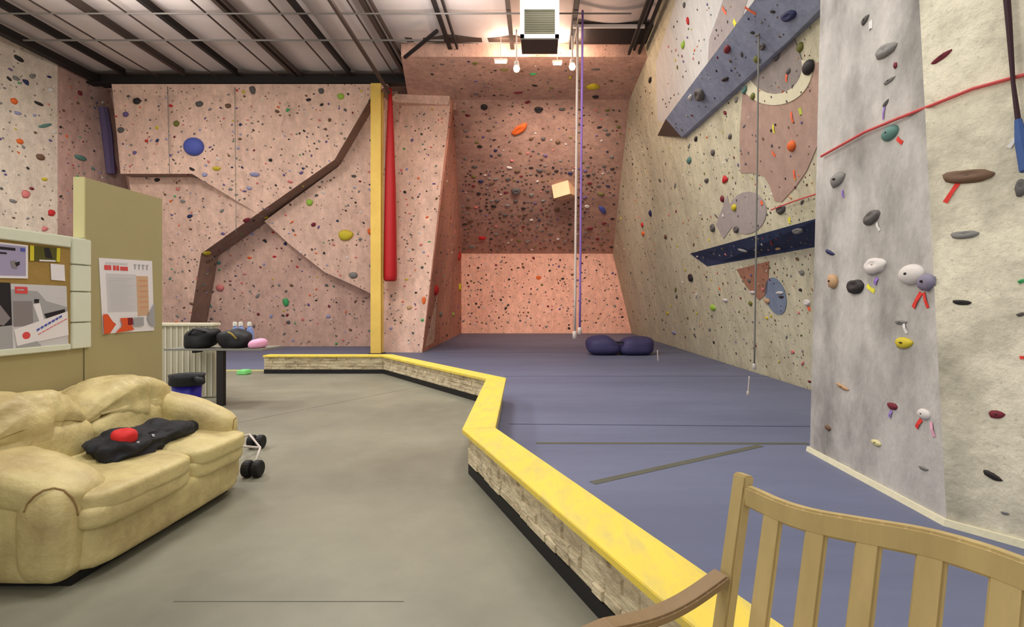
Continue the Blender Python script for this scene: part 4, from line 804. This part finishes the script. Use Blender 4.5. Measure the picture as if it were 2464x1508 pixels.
# lower and upper back cushions
for y0, y1 in ((2.98, 3.72), (3.68, 4.46)):
    MB().puffy((-3.16, (y0+y1)/2, .60), (.17, (y1-y0)/2, .2), 16, 3.5, wr(.03, 5, y0*2)).build('lumbar_cushion', M_leather, sofa, smooth=True)
def backf(seed, y0, y1):
    base = wr(.04, 5, seed)
    def f(p, q):
        p = base(p, q); t = (p.y-y0)/(y1-y0)
        crease = .018*math.exp(-((t-.62)/.02)**2) if q.x > 0 else 0
        a_ = math.atan2(q.z+.02, t*.8+.06); rad = math.hypot(q.z, t*.8)
        p += V((-.5, 0, .25))*.022*abs(math.sin(a_*9+seed+3*noise.noise(p*3)))*min(1, rad*5)*math.exp(-(rad/.5)**2)
        p.x -= crease; p.z -= .10*abs(t-.5)**2*4*(1 if q.z > 0 else .2); return p
    return f
for y0, y1, zc in ((2.86, 3.72, .81), (3.62, 4.60, .80)):
    MB().puffy((-3.24, (y0+y1)/2, zc), (.24, (y1-y0)/2, .20), 44, 2.8, backf(y0*7, y0, y1)).build('back_cushion', M_leather, sofa, smooth=True)
MB().puffy((-3.40, 3.74, .5), (.11, .8, .42), 12, 8).build('back_frame', M_leather, sofa, smooth=True)
# arms: upright panels plus padded rolls sloping to the front
def slope(k, seed, zr):
    base = wr(.018, 4, seed)
    def f(p, q):
        p = base(p, q); p.z += (-2.55-p.x)*k; return p
    return f
MB().puffy((-3.03, 3.03, .28), (.50, .15, .24), 14, 9, wr(.008, 3, 31)).build('arm_panel', M_leather, sofa, smooth=True)
MB().puffy((-3.02, 3.06, .465), (.50, .22, .13), 20, 3.2, slope(.26, 3, 0)).build('arm_roll', M_leather, sofa, smooth=True)
MB().puffy((-3.03, 4.50, .28), (.49, .13, .24), 14, 9, wr(.008, 3, 37)).build('arm_panel', M_leather, sofa, smooth=True)
MB().puffy((-3.02, 4.48, .53), (.50, .16, .15), 20, 3.2, slope(.26, 9, 0)).build('arm_roll', M_leather, sofa, smooth=True)
# piping on the near arm and along the seat edge
MB().puffy((-2.665, 2.99, .30), (.135, .145, .265), 14, 3.6, wr(.008, 4, 51)).build('arm_front', M_leather, sofa, smooth=True)
SV, SF = [], []
for o in [c for c in C.objects if c.parent == sofa]:
    o_ = len(SV); SV += [v.co+PL['sofa'] for v in o.data.vertices]; SF += [[k+o_ for k in p.vertices] for p in o.data.polygons]
SB = BVHTree.FromPolygons(SV, SF)
def seam(px, r_, m, sub=5):
    out = []
    for i in range(len(px)-1):
        for k in range(sub):
            x = px[i][0]+(px[i+1][0]-px[i][0])*k/sub; y = px[i][1]+(px[i+1][1]-px[i][1])*k/sub
            h = SB.ray_cast(EYE, V(((x-VX)/F, 1, -(y-VY)/F)).normalized())
            if h[0] and (not out or (h[0]-out[-1]).length < .12): out.append(h[0])
    if len(out) > 2: MB().tube(out, r_, 6).build('piping', m, sofa, smooth=True)
seam([(58, 1232), (66, 1212), (82, 1194), (104, 1180), (130, 1174), (153, 1179), (172, 1196), (183, 1218), (188, 1245)], .006, M_welt)
seam([(560, 1032), (562, 1010), (575, 996), (588, 990)], .005, M_welt)
MB().box((-3.0, 3.72, .025), (.86, 1.5, .05)).build('plinth', M_base, sofa)
# jacket, red hat
jk = thing('jacket', (-2.8, 3.75, .5), 'crumpled black jacket lying on the tan sofa seat', 'jacket')
def crump(seed, amp):
    def f(p, q):
        n1 = noise.noise(p*7+V((seed, 0, 0))); n2 = 1-2*abs(noise.noise(V((p.x*14, p.y*9, p.z*14))+V((0, seed, 0))))
        p = p+q.normalized()*(amp*1.3*n1+amp*.7*n2); p.z += (-2.5-p.x)*.13; return p
    return f
MB().puffy((-2.82, 3.68, .545), (.16, .23, .075), 22, 3, crump(1, .05)).build('body', M_jacket, jk, smooth=True)
MB().puffy((-2.80, 4.03, .54), (.12, .30, .06), 18, 3, crump(4, .045)).build('sleeve', M_jacket, jk, smooth=True)
b = MB()
for k in range(6):
    x, y = -2.72+random.uniform(-.05, .05), 3.60+random.uniform(-.12, .24)
    b.box((x, y, .628), (.05, .014, .01), Matrix.Rotation(random.uniform(0, 3), 3, 'Z'))
b.build('reflective_trim', mat('pale_trim', (190, 188, 190), .5), jk)
tag(MB().puffy((-2.74, 3.57, .645), (.055, .07, .045), 14, 2.4, crump(8, .012)).build('beanie', M_redf, smooth=True), 'small red knitted hat lying on the black jacket', 'hat')
# ================================================================ BENCH
K = .85
pt0 = V((.744*K, 1.955*K)); td = V((.447, -.894)).normalized(); nd = V((-.894, -.447)).normalized(); ztop = H-.615*K
tanr = math.tan(math.radians(11))
CR = [(.0, .642), (.05, .642), (.173, .65), (.291, .6415), (.453, .612), (.605, .583), (.718, .574), (.80, .574)]
def crestz(s):
    s = s/K; s = min(s, 1.5-s); s = max(0, s)
    for (a, za), (b_, zb) in zip(CR, CR[1:]):
        if s <= b_: return H-(za+(zb-za)*(s-a)/(b_-a))*K-.033
    return H-CR[-1][1]*K-.033
bench = thing('bench', (pt0.x+.3, pt0.y-.8, 0), 'slatted oak garden bench with arched top rail in the near right corner', 'bench')
def bp(s, z, o=0.0):       # point on reclined back plane at distance s along bench, o = towards the seat
    dr = max(0, ztop-z); q = pt0+td*s+nd*(tanr*dr if z > .42 else tanr*(ztop-.42))+nd*o
    return V((q.x, q.y, z))
def beam(name, pts, w, h, m, wd=None):
    """rectangular bar through pts; w along wd, h across"""
    b = MB(); rings = []
    for i, p in enumerate(pts):
        t = (pts[min(i+1, len(pts)-1)]-pts[max(i-1, 0)]).normalized(); a = V(wd).normalized(); a = (a-t*a.dot(t)).normalized(); c = t.cross(a)
        rings.append([p+a*w/2+c*h/2, p-a*w/2+c*h/2, p-a*w/2-c*h/2, p+a*w/2-c*h/2])
    vs = [v for r_ in rings for v in r_]; fs = [(0, 1, 2, 3), tuple(range(len(vs)-4, len(vs)))]
    for i in range(len(pts)-1):
        for k in range(4): fs.append((i*4+k, i*4+(k+1) % 4, i*4+4+(k+1) % 4, i*4+4+k))
    b.add(vs, fs); return b.build(name, m, bench, bevel=.006)
T3 = V((td.x, td.y, 0)); N3 = V((nd.x, nd.y, 0)); LB = 1.275
for s in (0, LB):
    beam('rear_post', [bp(s, 0), bp(s, .42), bp(s, ztop)], .052, .04, M_oak, T3)
crest = []
for i in range(25):
    s = .02+(LB-.04)*i/24; u = i/24; e = min(u, 1-u)
    z = crestz(s)
    crest.append(bp(s, z))
beam('top_rail', crest, .03, .062, M_oak, N3)
beam('lower_rail', [bp(.02, .52), bp(LB-.02, .52)], .03, .06, M_oak, N3)
sp = .16*K
s = .122
while s < LB-.06:
    i = min(24, max(0, round((s-.02)/(LB-.04)*24))); beam('back_slat', [bp(s, .53), bp(s, crest[i].z-.01)], .062, .018, M_oak, T3); s += sp
for s in (0, LB):
    a0_ = bp(s, .735, .0); pts = []
    for i in range(13):
        u = i/12; q = a0_+N3*(.03+.50*u); q.z = .735-.03*math.sin(math.pi*min(1, u*1.2))-.055*u; pts.append(q)
    beam('armrest', pts, .062, .028, M_oakarm, T3)
    f0 = bp(s, .42, .50); beam('front_leg', [V((f0.x, f0.y, 0)), V((f0.x, f0.y, .645))], .05, .05, M_oak, T3)
    beam('side_rail', [bp(s, .42, .02), bp(s, .42, .48)], .03, .06, M_oak, T3)
for k in range(6):
    beam('seat_slat', [bp(0, .46, .06+k*.08), bp(LB, .46, .06+k*.08)], .065, .02, M_oak, N3)
# ================================================================ TABLE, COUNTER, BAGS
ct = thing('counter', (-6.0, 9.1, 0), 'grey ribbed counter with a cream top behind the tan partition', 'counter')
MB().box((-6.41, 9.0, .6), (2.1, .1, 1.18)).build('body', M_bead, ct)
b = MB()
for i in range(22): b.box((-7.4+i*.095, 8.945, .6), (.022, .02, 1.15))
b.build('ribs', mat('pale_rib', (206, 200, 180), .7), ct)
MB().box((-6.41, 9.0, 1.21), (2.14, .2, .05)).build('top', M_counter, ct, bevel=.01)
tb = thing('side_table', (-4.9, 8.45, 0), 'narrow grey table on a thick black leg, holding black bags', 'table')
MB().box((-4.93, 8.52, .855), (1.5, .66, .03)).build('table_top', M_ttop, tb, bevel=.004)
MB().box((-4.84, 8.25, .42), (.10, .08, .84)).build('leg', M_black, tb)
MB().box((-5.55, 8.8, .8), (.05, .2, .08)).build('bracket', M_black, tb)
def bagf(seed, hh):
    def f(p, q):
        n1 = noise.noise(p*5+V((seed, 0, 0))); p = p+q.normalized()*.05*n1; p.z = max(p.z, .872); return p
    return f
bx = lambda px, d: (px-VX)/F*d
bg = thing('duffel_bag', (bx(480, 8.3), 8.4, .87), 'black slumped bag on the grey table, left one', 'bag')
MB().puffy((bx(477, 8.3), 8.38, 1.0), (.22, .18, .17), 18, 2.6, lambda p, q: bagf(2, 0)(V((p.x+(p.z-1.0)*.5, p.y, p.z)), q)).build('body', M_bag, bg, smooth=True)
MB().tube([(bx(480, 8.3)-.12, 8.22, 1.08), (bx(480, 8.3), 8.16, 1.17), (bx(480, 8.3)+.15, 8.22, 1.12)], .015).build('handle', M_base, bg, smooth=True)
bg = thing('backpack', (bx(555, 8.3), 8.4, .87), 'black backpack with a mustard strap on the grey table, right one', 'bag')
MB().puffy((bx(556, 8.3), 8.40, 1.0), (.25, .18, .15), 18, 2.6, bagf(6, 0)).build('body', M_bag, bg, smooth=True)
MB().tube([(bx(556, 8.3)+.0, 8.22, 1.12), (bx(556, 8.3)+.06, 8.2, 1.1), (bx(556, 8.3)+.14, 8.2, 1.02)], .014).build('strap', mat('mustard', (150, 128, 60), .8), bg, smooth=True)
tag(MB().puffy((bx(616, 8.3), 8.35, .935), (.12, .13, .075), 14, 2.6, bagf(9, 0)).build('cloth', M_pinkf, smooth=True), 'crumpled pink cloth at the right end of the grey table', 'cloth')
for px, lb in ((566, 'white-capped spray bottle behind the backpack, left of three'), (580, 'white-capped spray bottle behind the backpack, middle of three'), (601, 'white-capped spray bottle behind the backpack, right of three')):
    x = bx(px, 8.62); o = thing('spray_bottle', (x, 8.62, .87), lb, 'bottle', 'spray bottles on the grey table')
    MB().lathe((x, 8.62, .87), [(.055, 0), (.06, .02), (.06, .24), (.03, .31), (.018, .33)]).build('body', M_bluep2, o, smooth=True)
    MB().box((x, 8.61, 1.23), (.04, .07, .07)).build('trigger_cap', M_duct, o, bevel=.008)
bn = thing('waste_bin', (-4.55, 7.0, 0), 'blue plastic waste bin with a black liner beside the ribbed counter', 'bin')
MB().lathe((-4.55, 7.0, 0), [(.13, 0), (.135, .02), (.175, .57), (.16, .57), (.12, .03)]).build('body', M_bin, bn, smooth=True)
MB().lathe((-4.55, 7.0, 0), [(.18, .50), (.205, .52), (.20, .60), (.21, .64), (.17, .62), (.16, .5)], 24).build('liner', M_bag, bn, smooth=True)
MB().tube([(-4.4, 6.9, .6), (-4.28, 6.85, .58), (-4.24, 6.85, .54)], [.03, .045, .02]).build('liner_knot', M_bag, bn, smooth=True)
tag(MB().box((G(618, 893).x, 11.9, .05), (.22, .25, .1)).build('foam_block', M_lime, bevel=.02), 'light green foam block at the left end of the low wall', 'block')
b = MB(); b.box((-7.6, 12.50, .012), (3.2, .14, .024)); tag(b.build('threshold_strip', mat('pale_yellow_tape', (190, 184, 130), .6), bevel=.004), 'pale yellow edge strip where blue mat meets concrete at the left', 'strip')
# crash pad
cp_ = thing('crash_pad', (2.45, 16.3, .03), 'folded purple-navy crash pad lying on the blue mats', 'crash pad')
def padf(seed):
    def f(p, q):
        n1 = noise.noise(p*1.8+V((seed, 0, 0))); p = p+q.normalized()*.07*n1; p.z -= .10*math.exp(-((p.x-2.35)/.18)**2)*(q.z > 0); p.z = max(p.z, .032); return p
    return f
MB().puffy((1.98, 16.3, .30), (.53, .5, .27), 20, 3.2, padf(1)).build('left_lobe', M_pad, cp_, smooth=True)
MB().puffy((2.92, 16.3, .29), (.54, .5, .27), 20, 3.2, padf(5)).build('right_lobe', M_pad, cp_, smooth=True)
MB().box((2.4, 15.86, .42), (.22, .04, .05)).build('carry_handle', M_base, cp_, bevel=.01)
# black double wheels poking out behind the sofa
wf = thing('wheeled_frame', (-2.65, 5.2, 0), 'thin metal frame on black double wheels poking out behind the sofa', 'cart')
def wheel(px, py, rr):
    p = G(px, py, 0); p.z = rr
    for dx in (-.045, .045):
        c = p+V((dx, 0, 0)); b = MB(); b.tube([c-V((.034, 0, 0)), c-V((.022, 0, 0)), c+V((.022, 0, 0)), c+V((.034, 0, 0))], [rr*.85, rr, rr, rr*.85], 18); b.build('wheel', M_base, wf, smooth=False)
    return p
p1 = wheel(617, 1078, .072); p2 = wheel(608, 1147, .075)
MB().tube([p1+V((0, 0, 0)), p1+V((-.02, -.1, .10)), p2+V((-.06, .25, .12)), p2], .010).build('frame_bar', M_lpipe, wf, smooth=True)
MB().tube([p1+V((-.02, -.1, .10)), V((-3.1, 5.2, .2)), p2+V((-.06, .25, .12))], .012).build('frame_bar', M_lpipe, wf, smooth=True)
for p in (p1, p2): MB().tube([p-V((.07, 0, 0)), p+V((.07, 0, 0))], .01).build('axle', M_lpipe, wf)
